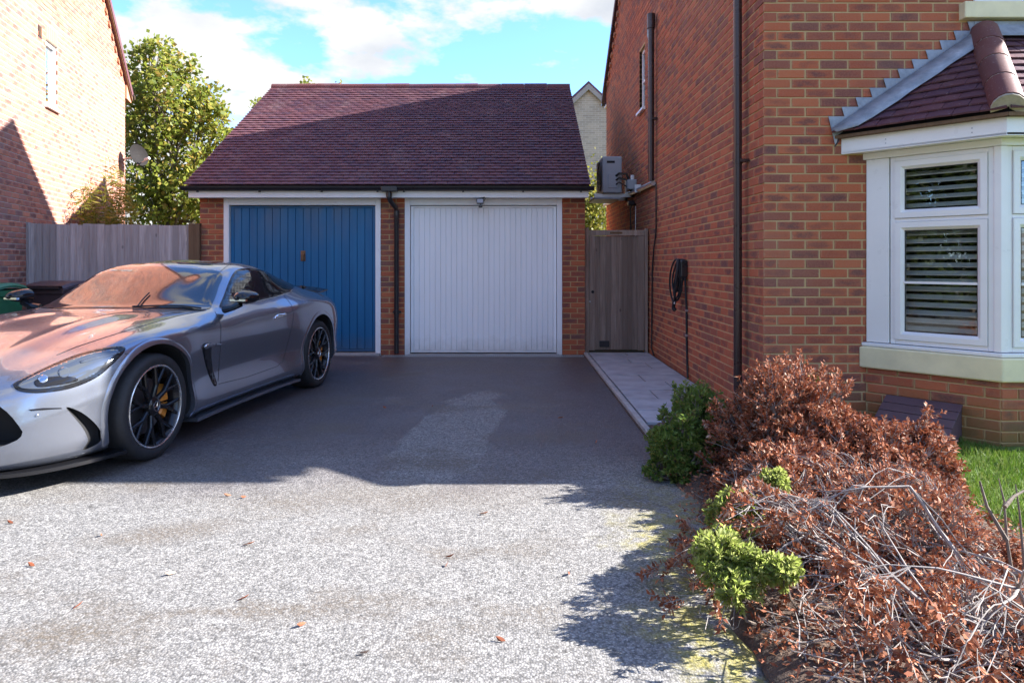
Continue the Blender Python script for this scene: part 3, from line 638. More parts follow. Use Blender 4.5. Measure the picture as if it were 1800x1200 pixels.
def bay():
    B = thing('bay_window', 'white framed canted bay window with tiled roof on the brick house', 'bay window', (3.4, 5.0, 0))
    # brick base
    zt = .49; bs = []; mb = MB()
    fac = []
    for p, q in zip(BAY, BAY[1:]):
        d = (q - p).normalized(); n = Vector((d.y, -d.x, 0)); fac.append((p, q, d, n, (q - p).length))
    base = [p - Vector((0, 0, .05)) for p in BAY]
    ins = [BAY[0] + Vector((.012, 0, 0)), BAY[1] + Vector((.004, .009, 0)), BAY[2] + Vector((-.004, .009, 0)), BAY[3] + Vector((-.012, 0, 0))]
    mb.prism([v + Vector((0, 0, -.05)) for v in ins], (0, 0, zt + .05)); wall = mb.build('wall', M['mortar'], B)
    for i, (p, q, d, n, Ln) in enumerate(fac):
        st = ((.0, .09), (.0, .1125), (.1, 0))[i]
        lay(bs, p, d, n, 0, zt + .04, lambda z, Ln=Ln: (.004, Ln - .006), ((.02, -.09), (.006, -.1), (-.1, .01))[i], depth=.03, seed=5 + i)
    emit(bs, wall, M['brick'], 150, seed=4)
    off = lambda k, z: [Vector((P.x, P.y, z)) for P in offset_bay(k)]
    def sheet_ring(k0, z0, z1, y1=HY - .002):
        o = offset_bay(k0); b = MB(); b.prism([(p.x, min(p.y, y1), z0) for p in o], (0, 0, z1 - z0)); return b
    sheet_ring(.035, .497, .665).build('sill', M['cream'], B, bevel=.012)
    sheet_ring(.02, .668, .695).build('sill_board', M['white'], B, bevel=.005)
    # window facets
    z0, z1 = .70, 2.13
    for i, (p, q, d, n, Ln) in enumerate(fac):
        def bx(b, s0, s1, za, zb, d0, d1):                # d0..d1 depth behind the facet face
            b.obox(p + d * ((s0 + s1) / 2) - n * ((d0 + d1) / 2) + Vector((0, 0, (za + zb) / 2)), d, n, (0, 0, 1), ((s1 - s0) / 2, abs(d1 - d0) / 2, (zb - za) / 2))
        a = .185 if i == 0 else .05; e = Ln - .045 if i == 0 else Ln - .05
        if i == 2: a, e = .045, Ln - .185
        b = MB()
        if i == 0: bx(b, .012, .178, z0, z1, .0, .06)
        if i == 2: bx(b, Ln - .178, Ln - .012, z0, z1, .0, .06)
        if b.v: b.build('cover_board', M['white'], B, bevel=.005)
        b = MB(); zt2 = 1.645; fw = .035
        bx(b, a, a + fw, z0, z1, .012, .07); bx(b, e - fw, e, z0, z1, .012, .07)
        xs = [a + fw, e - fw] if i != 1 else [a + fw, (a + e) / 2 - .025, (a + e) / 2 + .025, e - fw]
        bx(b, a + fw, e - fw, z0, z0 + fw, .012, .07); bx(b, a + fw, e - fw, z1 - fw, z1, .012, .07); bx(b, a + fw, e - fw, zt2 - .015, zt2 + .015, .012, .07)
        if i == 1: bx(b, xs[1], xs[2], z0 + fw, z1 - fw, .013, .07)
        fr = b.build('window_frame', M['white'], B, bevel=.004)
        for x0, x1 in zip(xs[::2], xs[1::2]):
            for (za, zb, bar) in ((z0 + fw, zt2 - .015, 1), (zt2 + .015, z1 - fw, 0)):
                x0_, x1_, za_, zb_ = x0 + .002, x1 - .002, za + .002, zb - .002; w = .062
                c = MB(); pts = [(x0_, za_), (x1_, za_), (x1_, zb_), (x0_, zb_)]; inn = [(x0_ + w, za_ + w), (x1_ - w, za_ + w), (x1_ - w, zb_ - w), (x0_ + w, zb_ - w)]
                P = lambda s, z, dd: p + d * s - n * dd + Vector((0, 0, z))
                for k in range(4):                        # four mitred members of the casement
                    j = (k + 1) % 4; o1, o2, i1, i2 = pts[k], pts[j], inn[k], inn[j]
                    g = .0007; bev = lambda t, dd, s=.01: P(t[0], t[1], dd)
                    m1 = (i1[0] + (o1[0] - i1[0]) * .35, i1[1] + (o1[1] - i1[1]) * .35); m2 = (i2[0] + (o2[0] - i2[0]) * .35, i2[1] + (o2[1] - i2[1]) * .35)
                    V = [bev(o1, -.004), bev(o2, -.004), bev(m2, -.004), bev(m1, -.004), bev(i2, .018), bev(i1, .018), bev(o1, .05), bev(o2, .05), bev(i2, .05), bev(i1, .05)]
                    c.add(V, [(0, 1, 2, 3), (3, 2, 4, 5), (1, 0, 6, 7), (5, 4, 8, 9), (7, 6, 9, 8), (0, 3, 5, 9, 6), (2, 1, 7, 8, 4)])
                cs = c.build('casement', M['white'], B)
                g = MB(); bx(g, x0_ + w - .008, x1_ - w + .008, za_ + w - .008, zb_ - w + .008, .022, .026); g.build('pane', M['glass'], cs)
                g = MB(); th = .005
                for ga in ((x0_ + w, x0_ + w + th, za_ + w, zb_ - w), (x1_ - w - th, x1_ - w, za_ + w, zb_ - w), (x0_ + w + th, x1_ - w - th, za_ + w, za_ + w + th), (x0_ + w + th, x1_ - w - th, zb_ - w - th, zb_ - w)): bx(g, *ga, .0178, .0215)
                g.build('gasket', M['rubber'], cs)
                if bar:
                    g = MB(); zz = 1.172; bx(g, x0_ + w, x1_ - w, zz - .009, zz + .009, .006, .0215); g.build('glazing_bar', M['white'], cs)
    for c, nn in ((BAY[1], Vector((-.41, -.91, 0))), (BAY[2], Vector((.41, -.91, 0)))):
        b = MB(); sgn = 1 if c is BAY[1] else -1; d0 = fac[0][2] if sgn > 0 else -fac[2][2]; d1 = Vector((sgn, 0, 0))
        o = c + Vector((sgn * -.002, -.003, 0)); inn = c - nn * .07
        b.prism([o - d0 * .042, o, o + d1 * .047, inn + d1 * .047, inn - d0 * .042][::sgn], (0, 0, 1)); b.v = [(x, y, .70 + z * 1.43) for x, y, z in b.v]; b.build('corner_post', M['white'], B, bevel=.004)
    b = MB(); b.prism([(p.x, min(p.y, HY - .002), 2.131) for p in offset_bay(.012)], (0, 0, .05)); b.build('head_board', M['white'], B, bevel=.004)
    b = MB(); o = offset_bay(.14)
    b.prism([(p.x, min(p.y, HY - .002), 2.182) for p in o], (0, 0, .013)); b.build('soffit', M['white'], B)
    # fascia boards
    o = offset_bay(.14); i_ = offset_bay(.12)
    for k in range(3):
        b = MB(); b.prism([(o[k].x, min(o[k].y, HY - .002), 2.175), (o[k + 1].x, min(o[k + 1].y, HY - .002), 2.175), (i_[k + 1].x, min(i_[k + 1].y, HY - .002), 2.175), (i_[k].x, min(i_[k].y, HY - .002), 2.175)], (0, 0, .125)); fa = b.build('fascia', M['white'], B, bevel=.003)
        d = (o[k + 1] - o[k]).normalized(); n = Vector((d.y, -d.x, 0)); Ln = (o[k + 1] - o[k]).length
        for s in (.33 if k == 0 else .2, Ln - .2):
            for z in (2.222, 2.252):
                g = MB(); g.lathe([(0, .002), (.005, .002), (.005, -.002)], o[k] + d * s + n * 0 + Vector((0, 0, z)), n, 8); g.build('screw', M['metal'], fa)
    # roof: eave line, hips to the wall
    ez = 2.315; E = [Vector((p.x, p.y, ez)) for p in offset_bay(.185)]
    A0, A1 = Vector((3.72, HY, 3.12)), Vector((4.33, HY, 3.12))
    E[0].y = HY; E[3].y = HY
    planes = [(E[0], [E[0], E[1], A0]), (E[1], [E[1], E[2], A1, A0]), (E[2], [E[2], E[3], A1])]
    core = MB()
    core.add([E[0], E[1], E[2], E[3], A0, A1], [(0, 1, 4), (1, 2, 5, 4), (2, 3, 5), (0, 4, 5, 3), (3, 2, 1, 0)]); roof = core.build('roof', M['dark'], B)
    for k, (oo, poly) in enumerate(planes):
        sd = (E[k + 1] - E[k]).normalized(); nn = (poly[1] - poly[0]).cross(poly[2] - poly[0]).normalized(); td = nn.cross(sd)
        reg = [((p - oo).dot(sd), (p - oo).dot(td)) for p in poly]
        tiles(roof, reg, oo, sd, td, M['tile'], 60 if k < 2 else 20, 20 + k)
        b = MB(); b.obox((E[k] + E[k + 1]) / 2 - Vector((0, 0, .004)) + (sd.cross(Vector((0, 0, 1)))) * -.025, sd, sd.cross(Vector((0, 0, 1))), (0, 0, 1), ((E[k + 1] - E[k]).length / 2, .03, .012)); b.build('undercloak', M['post'], B)
    for c, A in ((E[1], A0), (E[2], A1)):
        d = (A - c); n = 4; up = Vector((0, -.4, 1))
        for k in range(n):
            p, q = c + d * (.02 + k / n * .96 + .004), c + d * (.02 + (k + 1) / n * .96 - .004)
            b = MB(); half_round(b, p + Vector((0, 0, .032)), q + Vector((0, 0, .028)), .102, up); b.build('hip_tile', M['ridge'], roof, smooth=True)
        b = MB(); half_round(b, c + d * .012 + Vector((0, 0, .027)), c + d * .985 + Vector((0, 0, .027)), .0985, up, th=.09, lo=-.45); b.build('bedding', M['cement'], roof)
    # lead: stepped flashing against the wall, soaker strip on the tiles, apron at the top
    p0, p1 = E[0].copy(), A0.copy(); sl = (p1.z - p0.z) / (p1.x - p0.x); b = MB(); yw = HY - .004
    top = []; z = math.ceil((p0.z + .085) / COURSE) * COURSE; x_end = p1.x
    pts_low = [(p0.x - .03, p0.z - .055), (x_end, p0.z - .055 + (x_end - p0.x + .03) * sl)]
    x = p0.x - .05; path_ = [(p0.x + .01, p0.z - .07)]
    path_.append((p0.x - .045, z))
    while True:
        xn = p0.x + (z - p0.z - .105) / sl
        xn = min(xn, x_end); path_.append((xn, z)); 
        if xn >= x_end or z > 3.3: break
        path_.append((xn - .022, z + COURSE)); z += COURSE
    path_.append((x_end, p1.z + .0))
    n_ = len(path_)
    # strips between the sawtooth and the slope line, as quads
    def slope_z(xx): return p0.z - .03 + (xx - p0.x) * sl
    vs = []; fs = []
    poly = [Vector((a, yw, c)) for a, c in path_] + [Vector((x_end, yw, slope_z(x_end))), Vector((p0.x + .03, yw, slope_z(p0.x + .03)))]
    tri = delaunay_2d_cdt([Vector((v.x, v.z)) for v in poly], [], [list(range(len(poly)))], 1, 1e-5)
    b.add([(v.x, yw - .006, v.y) for v in tri[0]] , [tuple(f) for f in tri[2]])
    fl = b.build('stepped_flashing', M['lead'], B); so = fl.modifiers.new('t', 'SOLIDIFY'); so.thickness = .004; so.offset = 0
    oo, poly = planes[0]; sd = (E[1] - E[0]).normalized(); nn = (poly[1] - poly[0]).cross(poly[2] - poly[0]).normalized()
    line = (p1 - p0).normalized(); inw = nn.cross(line) * -1
    if inw.y > 0: inw = -inw
    wv = []
    for k in range(13):
        t = k / 12; c = p0 + (p1 - p0) * t; wd = .185 * min(1, .35 + t * 6) * min(1, (1 - t) * 7 + .5) + .006 * math.sin(k * 2.1)
        wv.append(c + nn * .072 + Vector((0, -.008, 0))); wv.append(c + inw * wd * .5 + nn * .073); wv.append(c + inw * wd + nn * .062)
    b = MB(); b.add(wv, [(3 * k + j, 3 * k + 3 + j, 3 * k + 4 + j, 3 * k + 1 + j) for k in range(12) for j in (0, 1)]); o_ = b.build('soaker', M['lead'], B, smooth=True, sharp=0); so = o_.modifiers.new('t', 'SOLIDIFY'); so.thickness = .004
    b = MB(); b.box(A0.x - .08, A1.x + .1, yw - .012, yw - .006, 3.09, 3.225); b.build('apron_flashing', M['lead'], B)
    b = MB(); td = Vector((0, -(HY - E[1].y), -(A0.z - ez))).normalized(); nf = Vector((1, 0, 0)).cross(-td)
    b.obox(Vector(((A0.x + A1.x) / 2, HY - .01, 3.12)) + td * .09 + nf * .075, (1, 0, 0), td, nf, ((A1.x - A0.x) / 2 + .02, .085, .002)); b.build('apron', M['lead'], B)
    b = MB(); b.prism([E[3] + Vector((.03, -.01, -.05)), E[3] + Vector((.03, -.01, .12)), A1 + Vector((0, -.01, .1)), A1 + Vector((0, -.01, 0))], (0, -.004, 0)); b.build('stepped_flashing', M['lead'], B)
    b = MB(); b.tube([E[0] + Vector((.02, -.05, -.03)), E[0] + Vector((.0, -.06, -.06)), E[0] + Vector((-.015, -.05, -.085))], .006, 6); b.build('felt_tail', M['black_pvc'], B)
    return fac
def offset_bay(k):
    d0 = (BAY[1] - BAY[0]).normalized(); n0 = Vector((d0.y, -d0.x, 0))
    dx = (k - (-n0.y) * k) / n0.x if abs(n0.x) > 1e-6 else 0
    # corner 1: on y = 4.72 - k and n0 . (p - c) = k
    c1 = Vector((BAY[1].x + (k + n0.y * k) / n0.x, BAY[1].y - k, 0)); w0 = Vector((BAY[0].x + k / n0.x, HY, 0))
    mid = (BAY[1].x + BAY[2].x) / 2
    return [w0, c1, Vector((2 * mid - c1.x, c1.y, 0)), Vector((2 * mid - w0.x, HY, 0))]
FAC = bay()

def shutters():
    k = 0; names = ['left facet, upper row', 'left facet, lower row', 'front', 'front']
    for i, (p, q, d, n, Ln) in enumerate(FAC[:2]):
        for j, (za, zb) in enumerate(((1.70, 2.08), (.76, 1.60))):
            lab = 'white louvred shutter behind the %s pane of the bay\'s %s facet' % (('upper', 'lower')[j], ('angled left', 'front')[i])
            T = thing('window_shutter', lab, 'shutter', p + d * (Ln / 2) - n * .13 + Vector((0, 0, za)), 'louvred shutters in the bay window')
            s0, s1 = (.215, Ln - .1) if i == 0 else (.09, Ln - .09); z = za
            for s in (s0 - .02, s1 - .01):
                b = MB(); b.obox(p + d * (s + .015) - n * .13 + Vector((0, 0, (za + zb) / 2)), d, n, (0, 0, 1), (.014, .014, (zb - za) / 2)); b.build('stile', M['louvre'], T)
            while z < zb:
                b = MB(); a = R(27); up = Vector((0, 0, 1)); ax = (-n * math.cos(a) - up * math.sin(a) * -1)
                b.obox(p + d * ((s0 + s1) / 2) - n * .13 + up * z, d, ax, d.cross(ax), ((s1 - s0) / 2 - .012, .031, .004)); b.build('slat', M['louvre'], T); z += .0605
shutters()

# ------------------------------------------------------------------ left-hand house (turned about 15 degrees)
LU = Vector((-.259, .966, 0)).normalized(); LN = Vector((LU.y, -LU.x, 0)); LO = Vector((-6.6, 9.0, 0))
T0, T1, LEZ, LSL = -2.6, 5.12, 5.0, .93
TM = (T0 + T1) / 2; LRZ = LEZ + (T1 - TM) * LSL
def lp(t, z, d=0): return LO + LU * t + LN * d + Vector((0, 0, z))
def left_house():
    H = thing('brick_house', 'sunlit red brick house with a gable end on the left', 'house', lp(T1, 0))
    win = (1.10, 1.55, 3.66, 4.62); vent = (.82, .94, 4.56, 4.74)
    mb = MB(); backing(mb, LO, LU, LN, T0 + .01, T1 - .01, -.1, LEZ, [win, vent])
    mb.prism([lp(T0 + .01, LEZ, -.008), lp(T1 - .01, LEZ, -.008), lp(TM, LRZ - .02, -.008)], LN * -.2)
    D = 7.0
    mb.prism([lp(T0 + .01, -.1, -.21), lp(T0 + .01, -.1, -D), lp(T0 + .01, LEZ, -D), lp(T0 + .01, LEZ, -.21)], LU * .2)
    mb.prism([lp(T1 - .01, -.1, -.21), lp(T1 - .01, -.1, -D), lp(T1 - .01, LEZ, -D), lp(T1 - .01, LEZ, -.21)], LU * -.2)
    wall = mb.build('wall', M['mortar_pale'], H); bs = []
    def gr(z):
        if z < LEZ: return 0, T1 - T0
        k = (z - LEZ) / (LRZ - LEZ); return k * (TM - T0), T1 - T0 - k * (T1 - TM)
    sh = lambda w: (w[0] - T0, w[1] - T0, w[2], w[3])
    sold = (win[0] - .0, win[1] + .0, win[3], win[3] + .226)
    lay(bs, LO + LU * T0, LU, LN, 0, LRZ - .1, gr, (0, .1125), [sh(win), sh(vent), sh(sold)], seed=9)
    emit(bs, wall, M['brick_pale'], 300, seed=8)
    for i in range(6):                                     # soldier course above the window
        b = MB(); b.obox(lp(win[0] + .0375 + i * .075, win[3] + .1125, -.05), LU, LN, (0, 0, 1), (.0325, .0515, .1075)); b.build('lintel_brick', M['brick_pale'], wall)
    f = MB(); t0, t1, z0, z1 = win
    def bx(b, ta, tb, za, zb, d0, d1): b.obox(lp((ta + tb) / 2, (za + zb) / 2, (d0 + d1) / 2), LU, LN, (0, 0, 1), ((tb - ta) / 2, abs(d1 - d0) / 2, (zb - za) / 2))
    for a in ((t0, t0 + .06, z0, z1), (t1 - .06, t1, z0, z1), (t0 + .06, t1 - .06, z0, z0 + .06), (t0 + .06, t1 - .06, z1 - .06, z1)): bx(f, *a, -.1, -.035)
    w = f.build('window', M['white'], H, bevel=.004)
    b = MB(); bx(b, t0 + .055, t1 - .055, z0 + .055, z1 - .055, -.075, -.07); b.build('pane', M['glass'], w)
    b = MB(); bx(b, t0 - .04, t1 + .04, z0 - .05, z0 - .002, -.08, .05); b.build('sill', M['white'], w, bevel=.005)
    b = MB(); bx(b, t0 - .2, t1 + .2, z0 - .2, z1 + .2, -.4, -.38); b.build('blind', M['louvre'], w)
    b = MB(); bx(b, vent[0] + .002, vent[1] - .002, vent[2] + .002, vent[3] - .002, -.06, .006); v = b.build('air_brick', M['brown_pvc'], H)
    for i in range(3):
        b = MB(); bx(b, vent[0] + .02 + i * .032, vent[0] + .036 + i * .032, vent[2] + .02, vent[3] - .02, .0062, .012); b.build('vent_bar', M['post'], v)
    e, ov = .3, .08; ez = LEZ - e * LSL + .13
    rb = MB(); roof_slab(rb, lp(T0 - e, ez, -7.2), lp(T0 - e, ez, ov), lp(TM, LRZ + .13, ov), lp(TM, LRZ + .13, -7.2)); roof_slab(rb, lp(T1 + e, ez, ov), lp(T1 + e, ez, -7.2), lp(TM, LRZ + .13, -7.2), lp(TM, LRZ + .13, ov))
    rb.build('roof', M['tile'], H)
    for a in (T0 - e, T1 + e):
        b = MB(); b.prism([lp(a, ez - .16, .035), lp(TM, LRZ - .03, .035), lp(TM, LRZ + .02, .035), lp(a, ez - .1, .035)], LN * .03); b.build('bargeboard', M['post'], H)
        sg = 1 if a > 0 else -1
        b = MB(); b.tube([lp(a + sg * .06, ez - .07, .09), lp(a + sg * .06, ez - .07, -7)], .055, 10); b.build('gutter', M['brown_pvc'], H, smooth=True)
        b = MB(); b.prism([lp(a - sg * e, LEZ - .32, .03), lp(a + sg * .02, ez - .2, .03), lp(a + sg * .02, ez - .08, .03), lp(a - sg * e, LEZ - .05, .03)], LN * -.2); b.build('corbel', M['brick_pale'], H)
    for sg, t_end in ((1, T1), (-1, T0)):
        for i in range(26):
            t = TM + sg * (.3 + i * .19); z = LRZ - abs(t - TM) * LSL - .2
            if z < LEZ: break
            b = MB(); b.obox(lp(t, z, .012), LU + Vector((0, 0, -LSL * sg)), LN, (0, 0, 1) , (.045, .02, .03)); b.build('dentil', M['brick'], H)
left_house()

# ------------------------------------------------------------------ garage
GY = 9.77; GX0, GX1 = -4.485, 1.03; GEY, GEZ, GRY, GRZ = 9.50, 2.375, 13.0, 4.635
def garage():
    G = thing('garage', 'double garage with purple brown tiled roof and two up-and-over doors', 'garage', (-1.7, GY, 0))
    piers = [(GX0, -4.14), (-1.895, -1.55), (.70, GX1)]; ztop = 2.27
    mb = MB()
    for a, b_ in piers: mb.box(a + .008, b_ - .008, GY + .008, GY + .3, -.05, ztop)
    for x0, x1 in ((GX0 + .008, GX0 + .2), (GX1 - .2, GX1 - .008)): mb.box(x0, x1, GY + .3, 16.2, -.05, ztop)
    mb.box(GX0 + .2, GX1 - .2, 16.0, 16.2, -.05, ztop)
    for x0, x1 in ((GX0 + .008, GX0 + .2), (GX1 - .2, GX1 - .008)): mb.prism([(x0, GY + .008, ztop), (x0, 16.2, ztop), (x0, GRY, GRZ - .12)], (x1 - x0, 0, 0))
    wall = mb.build('wall', M['mortar'], G); bs = []
    for i, (a, b_) in enumerate(piers):
        Ln = b_ - a; lay(bs, (a, GY, 0), (1, 0, 0), (0, -1, 0), 0, ztop, lambda z, Ln=Ln: (0, Ln), ((0, -.1), (-.1, 0), (0, -.1))[i], depth=.1025, seed=30 + i)
    for x, n, st in ((GX1, (1, 0, 0), (.1125, .1125)), (GX0, (-1, 0, 0), (.1125, .1125))):
        lay(bs, (x, GY, 0), (0, 1, 0), n, 0, ztop, lambda z: (.1125, 6.4), (.1125, .2), seed=40)
    emit(bs, wall, M['brick_garage'], 300, seed=12)
    # roof
    x0, x1 = GX0 - .1, GX1 + .05; rb = MB()
    roof_slab(rb, (x0 + .01, GEY + .02, GEZ), (x1 - .01, GEY + .02, GEZ), (x1 - .01, GRY, GRZ), (x0 + .01, GRY, GRZ), .06)
    roof_slab(rb, (x1 - .01, 2 * GRY - GEY, GEZ), (x0 + .01, 2 * GRY - GEY, GEZ), (x0 + .01, GRY, GRZ), (x1 - .01, GRY, GRZ), .06)
    roof = rb.build('roof', M['tile'], G)
    td = Vector((0, GRY - GEY, GRZ - GEZ)); Ls = td.length
    tiles(roof, [(0, 0), (x1 - x0, 0), (x1 - x0, Ls - .03), (0, Ls - .03)], (x0, GEY, GEZ), (1, 0, 0), td, M['tile'], 300, 50, w=(x1 - x0) / 34.0)
    n = 13; L_ = (x1 - x0) / n
    for i in range(n):
        b = MB(); z = GRZ - .0 + .004 * (i % 3); half_round(b, (x0 + i * L_ + .004, GRY, z), (x0 + (i + 1) * L_ - .004, GRY, z + .002), .088, (0, 0, 1)); b.build('ridge_tile', M['ridge'] if i < 6 else M['tile'], roof, smooth=True)
    b = MB(); half_round(b, (x0 + .01, GRY, GRZ - .005), (x1 - .01, GRY, GRZ - .005), .08, (0, 0, 1), th=.07); b.build('bedding', M['cement'], roof)
    for x in (x0 + .012, x1 - .032):
        b = MB(); b.prism([(x, GEY + .02, GEZ - .07), (x, GRY, GRZ - .08), (x, 2 * GRY - GEY, GEZ - .07), (x, 2 * GRY - GEY, GEZ - .0), (x, GRY, GRZ - .01), (x, GEY + .02, GEZ)], (.02, 0, 0)); b.build('verge', M['cement'], G)
    # fascia and gutter
    b = MB(); b.box(GX0 - .07, GX1 + .03, GEY + .07, GEY + .09, 2.235, 2.345); fa = b.build('fascia', M['white'], G, bevel=.003)
    b = MB(); b.box(GX0 - .07, GX1 + .03, GEY + .09, GY - .002, 2.24, 2.252); b.build('soffit', M['white'], G)
    gz, gy = 2.385, GEY + .012
    b = MB(); pr = []
    for k in range(9):
        a = math.pi * k / 8; pr.append((gy - math.cos(a) * .056, gz - math.sin(a) * .06))
    outer = [(x0 - .03, y, z) for y, z in pr]; inner = [(x0 - .03, gy + (y - gy) * .93, gz + (z - gz) * .93 + .0) for y, z in pr][::-1]
    ring = outer + inner; nn = len(ring); b.add(ring + [(x1 + .05, y, z) for _, y, z in ring], [(i, (i + 1) % nn, nn + (i + 1) % nn, nn + i) for i in range(nn)])
    b.prism(outer, (.004, 0, 0)); b.prism([(x1 + .046, y, z) for _, y, z in outer], (.004, 0, 0))
    gut = b.build('gutter', M['black_pvc'], G, smooth=True)
    for x in (-4.42, -3.55, -2.68, -1.9, -1.53, -.7, .14, .95):
        b = MB(); b.lathe([(.059, -.018), (.064, -.018), (.064, .018), (.059, .018)], (x, gy, gz), (1, 0, 0), 16, 0, 6.2831853); b.v = [(a, c, min(e, gz)) for a, c, e in b.v]; b.box(x - .012, x + .012, gy + .03, GEY + .07, gz - .075, gz - .03); b.build('gutter_bracket', M['black_pvc'], gut, smooth=True)
    b = MB(); b.box(-1.83, -1.61, gy - .066, gy + .056, gz - .075, gz - .004); b.build('outlet', M['black_pvc'], gut, bevel=.008)
    r = .034; px = -1.73; yy = GY - .055
    b = MB(); b.tube([(px, gy, gz - .05), (px, gy, gz - .15), (px + .015, gy + .03, gz - .2), (px + .06, yy - .03, gz - .28), (px + .07, yy, gz - .34), (px + .07, yy, .03)], r, 14); dp = b.build('downpipe', M['black_pvc'], G, smooth=True)
    for z in (gz - .12, gz - .36, .62):
        b = MB(); xx = px + (.0 if z > gz - .2 else .07); y_ = gy if z > gz - .2 else yy
        b.lathe([(r, -.03), (r + .007, -.03), (r + .007, .03), (r, .03)], (xx, y_, z), (0, 0, 1), 14)
        if z < 1: b.box(xx - .06, xx + .06, yy + .03, GY + .004, z - .015, z + .015)
        b.build('pipe_collar', M['black_pvc'], dp, smooth=True)
    # door frames and doors
    def door(xa, xb, mat, fmat, nribs, deep, name, z0):
        f = MB(); fw = .075
        f.box(xa, xa + fw, GY - .012, GY + .09, -.01, 2.24); f.box(xb - fw, xb, GY - .012, GY + .09, -.01, 2.24); f.box(xa + fw, xb - fw, GY - .010, GY + .09, 2.145, 2.24)
        f.build('door_frame', fmat, G, bevel=.004)
        d = MB(); a, c = xa + fw + .006, xb - fw - .006
        yb = GY + deep + .012
        d.box(a, c, yb, yb + .03, z0, 2.135); D = d.build(name, mat, G)
        w = (c - a - .09) / nribs; ya = GY + deep
        for i in range(nribs):                             # pressed vertical ribs
            m = MB(); x = a + .045 + i * w; g = .006
            m.add([(x + g * .3, yb, z0 + .03), (x + w - g * .3, yb, z0 + .03), (x + w - g * .3, yb, 2.11), (x + g * .3, yb, 2.11), (x + g, ya, z0 + .035), (x + w - g, ya, z0 + .035), (x + w - g, ya, 2.105), (x + g, ya, 2.105)],
                  [(4, 5, 6, 7), (0, 1, 5, 4), (1, 2, 6, 5), (2, 3, 7, 6), (3, 0, 4, 7)]); m.build('rib', mat, D)
        for p, q, r_, s in ((a, a + .043, z0, 2.135), (c - .043, c, z0, 2.135), (a + .043, c - .043, z0, z0 + .028), (a + .043, c - .043, 2.112, 2.135)):
            m = MB(); m.box(p, q, GY + deep - .004, yb, r_, s); m.build('rail', mat, D, bevel=.003)
        return D
    D = door(-4.14, -1.895, M['blue'], M['white'], 18, .05, 'blue_door', .05)
    b = MB(); hx = -3.02; b.lathe([(0, -.02), (.022, -.02), (.028, -.008), (.028, .004)], (hx, GY + .045, 1.44), (0, 1, 0), 14); b.obox((hx, GY + .022, 1.40), (1, 0, 0), (0, 1, 0), (0, 0, 1), (.016, .012, .045)); b.obox((hx, GY + .046, 1.42), (1, 0, 0), (0, 1, 0), (0, 0, 1), (.034, .004, .075)); b.build('handle', plain('rusty_brass', (.2, .11, .06), .5, metal=.6, var=.3), D, bevel=.004)
    door(-1.55, .70, M['white_door'], M['white_door'], 26, .03, 'white_door', .035)
    b = MB(); b.box(-4.06, -1.9, GY - .06, GY + .25, -.03, .035); b.build('threshold', M['concrete'], G, bevel=.01)
    b = MB(); b.box(-1.5, .66, GY - .02, GY + .25, -.03, .018); b.build('threshold', M['concrete'], G, bevel=.004)
    return G
garage()
def drain():
    D = thing('drain_channel', 'narrow slotted drain channel in front of the white garage door', 'drain', (-.4, 9.68, 0))
    b = MB(); b.box(-1.85, 1.0, 9.62, 9.635, -.01, .008); b.box(-1.85, 1.0, 9.735, 9.75, -.01, .008); b.build('frame', M['metal'], D)
    b = MB(); b.box(-1.84, .99, 9.635, 9.735, -.01, .001); b.build('channel', M['dark'], D)
    b = MB(); x = -1.83
    while x < .97: b.box(x, x + .014, 9.636, 9.734, .0012, .007); x += .03
    b.build('grating', M['metal'], D)
drain()
# ------------------------------------------------------------------ fence, gate, bins, fittings
def fence():
    F = thing('timber_fence', 'weathered grey close-board fence between left house and garage', 'fence', (-5.6, 9.8, 0))
    a, c = Vector((-6.76, 9.44, 0)), Vector((-4.47, 9.74, 0)); d = (c - a).normalized(); n = Vector((d.y, -d.x, 0)); L_ = (c - a).length
    r = random.Random(2); s = .07; up = Vector((0, 0, 1))
    while s < L_ - .13:
        w = r.uniform(.082, .094); top = 1.86 + r.uniform(-.012, .008); b = MB()
        p = a + d * s
        V = [p + n * .026, p + d * w + n * .006 , p + d * w - n * .004, p - n * .004]
        tl = r.uniform(-.008, .008)
        b.add([v + up * .03 for v in V] + [v + up * top + d * tl for v in V], [(3, 2, 1, 0), (4, 5, 6, 7), (0, 1, 5, 4), (1, 2, 6, 5), (2, 3, 7, 6), (3, 0, 4, 7)]); b.build('board', M['fence'], F); s += w + r.uniform(-.004, .003)
    for z in (.35, 1.0, 1.6):
        b = MB(); b.obox((a + c) / 2 - n * .04 + up * z, d, n, up, (L_ / 2, .03, .035)); b.build('rail', M['fence'], F)
    for s, m in ((.03, 'fence'), (L_ - .04, 'post')):
        b = MB(); b.obox(a + d * (s - (.025 if m == 'post' else 0)) + up * .93, d, n, up, (.075 if m == 'post' else .04, .045, .95)); b.build('post', M[m], F, bevel=.004)
fence()
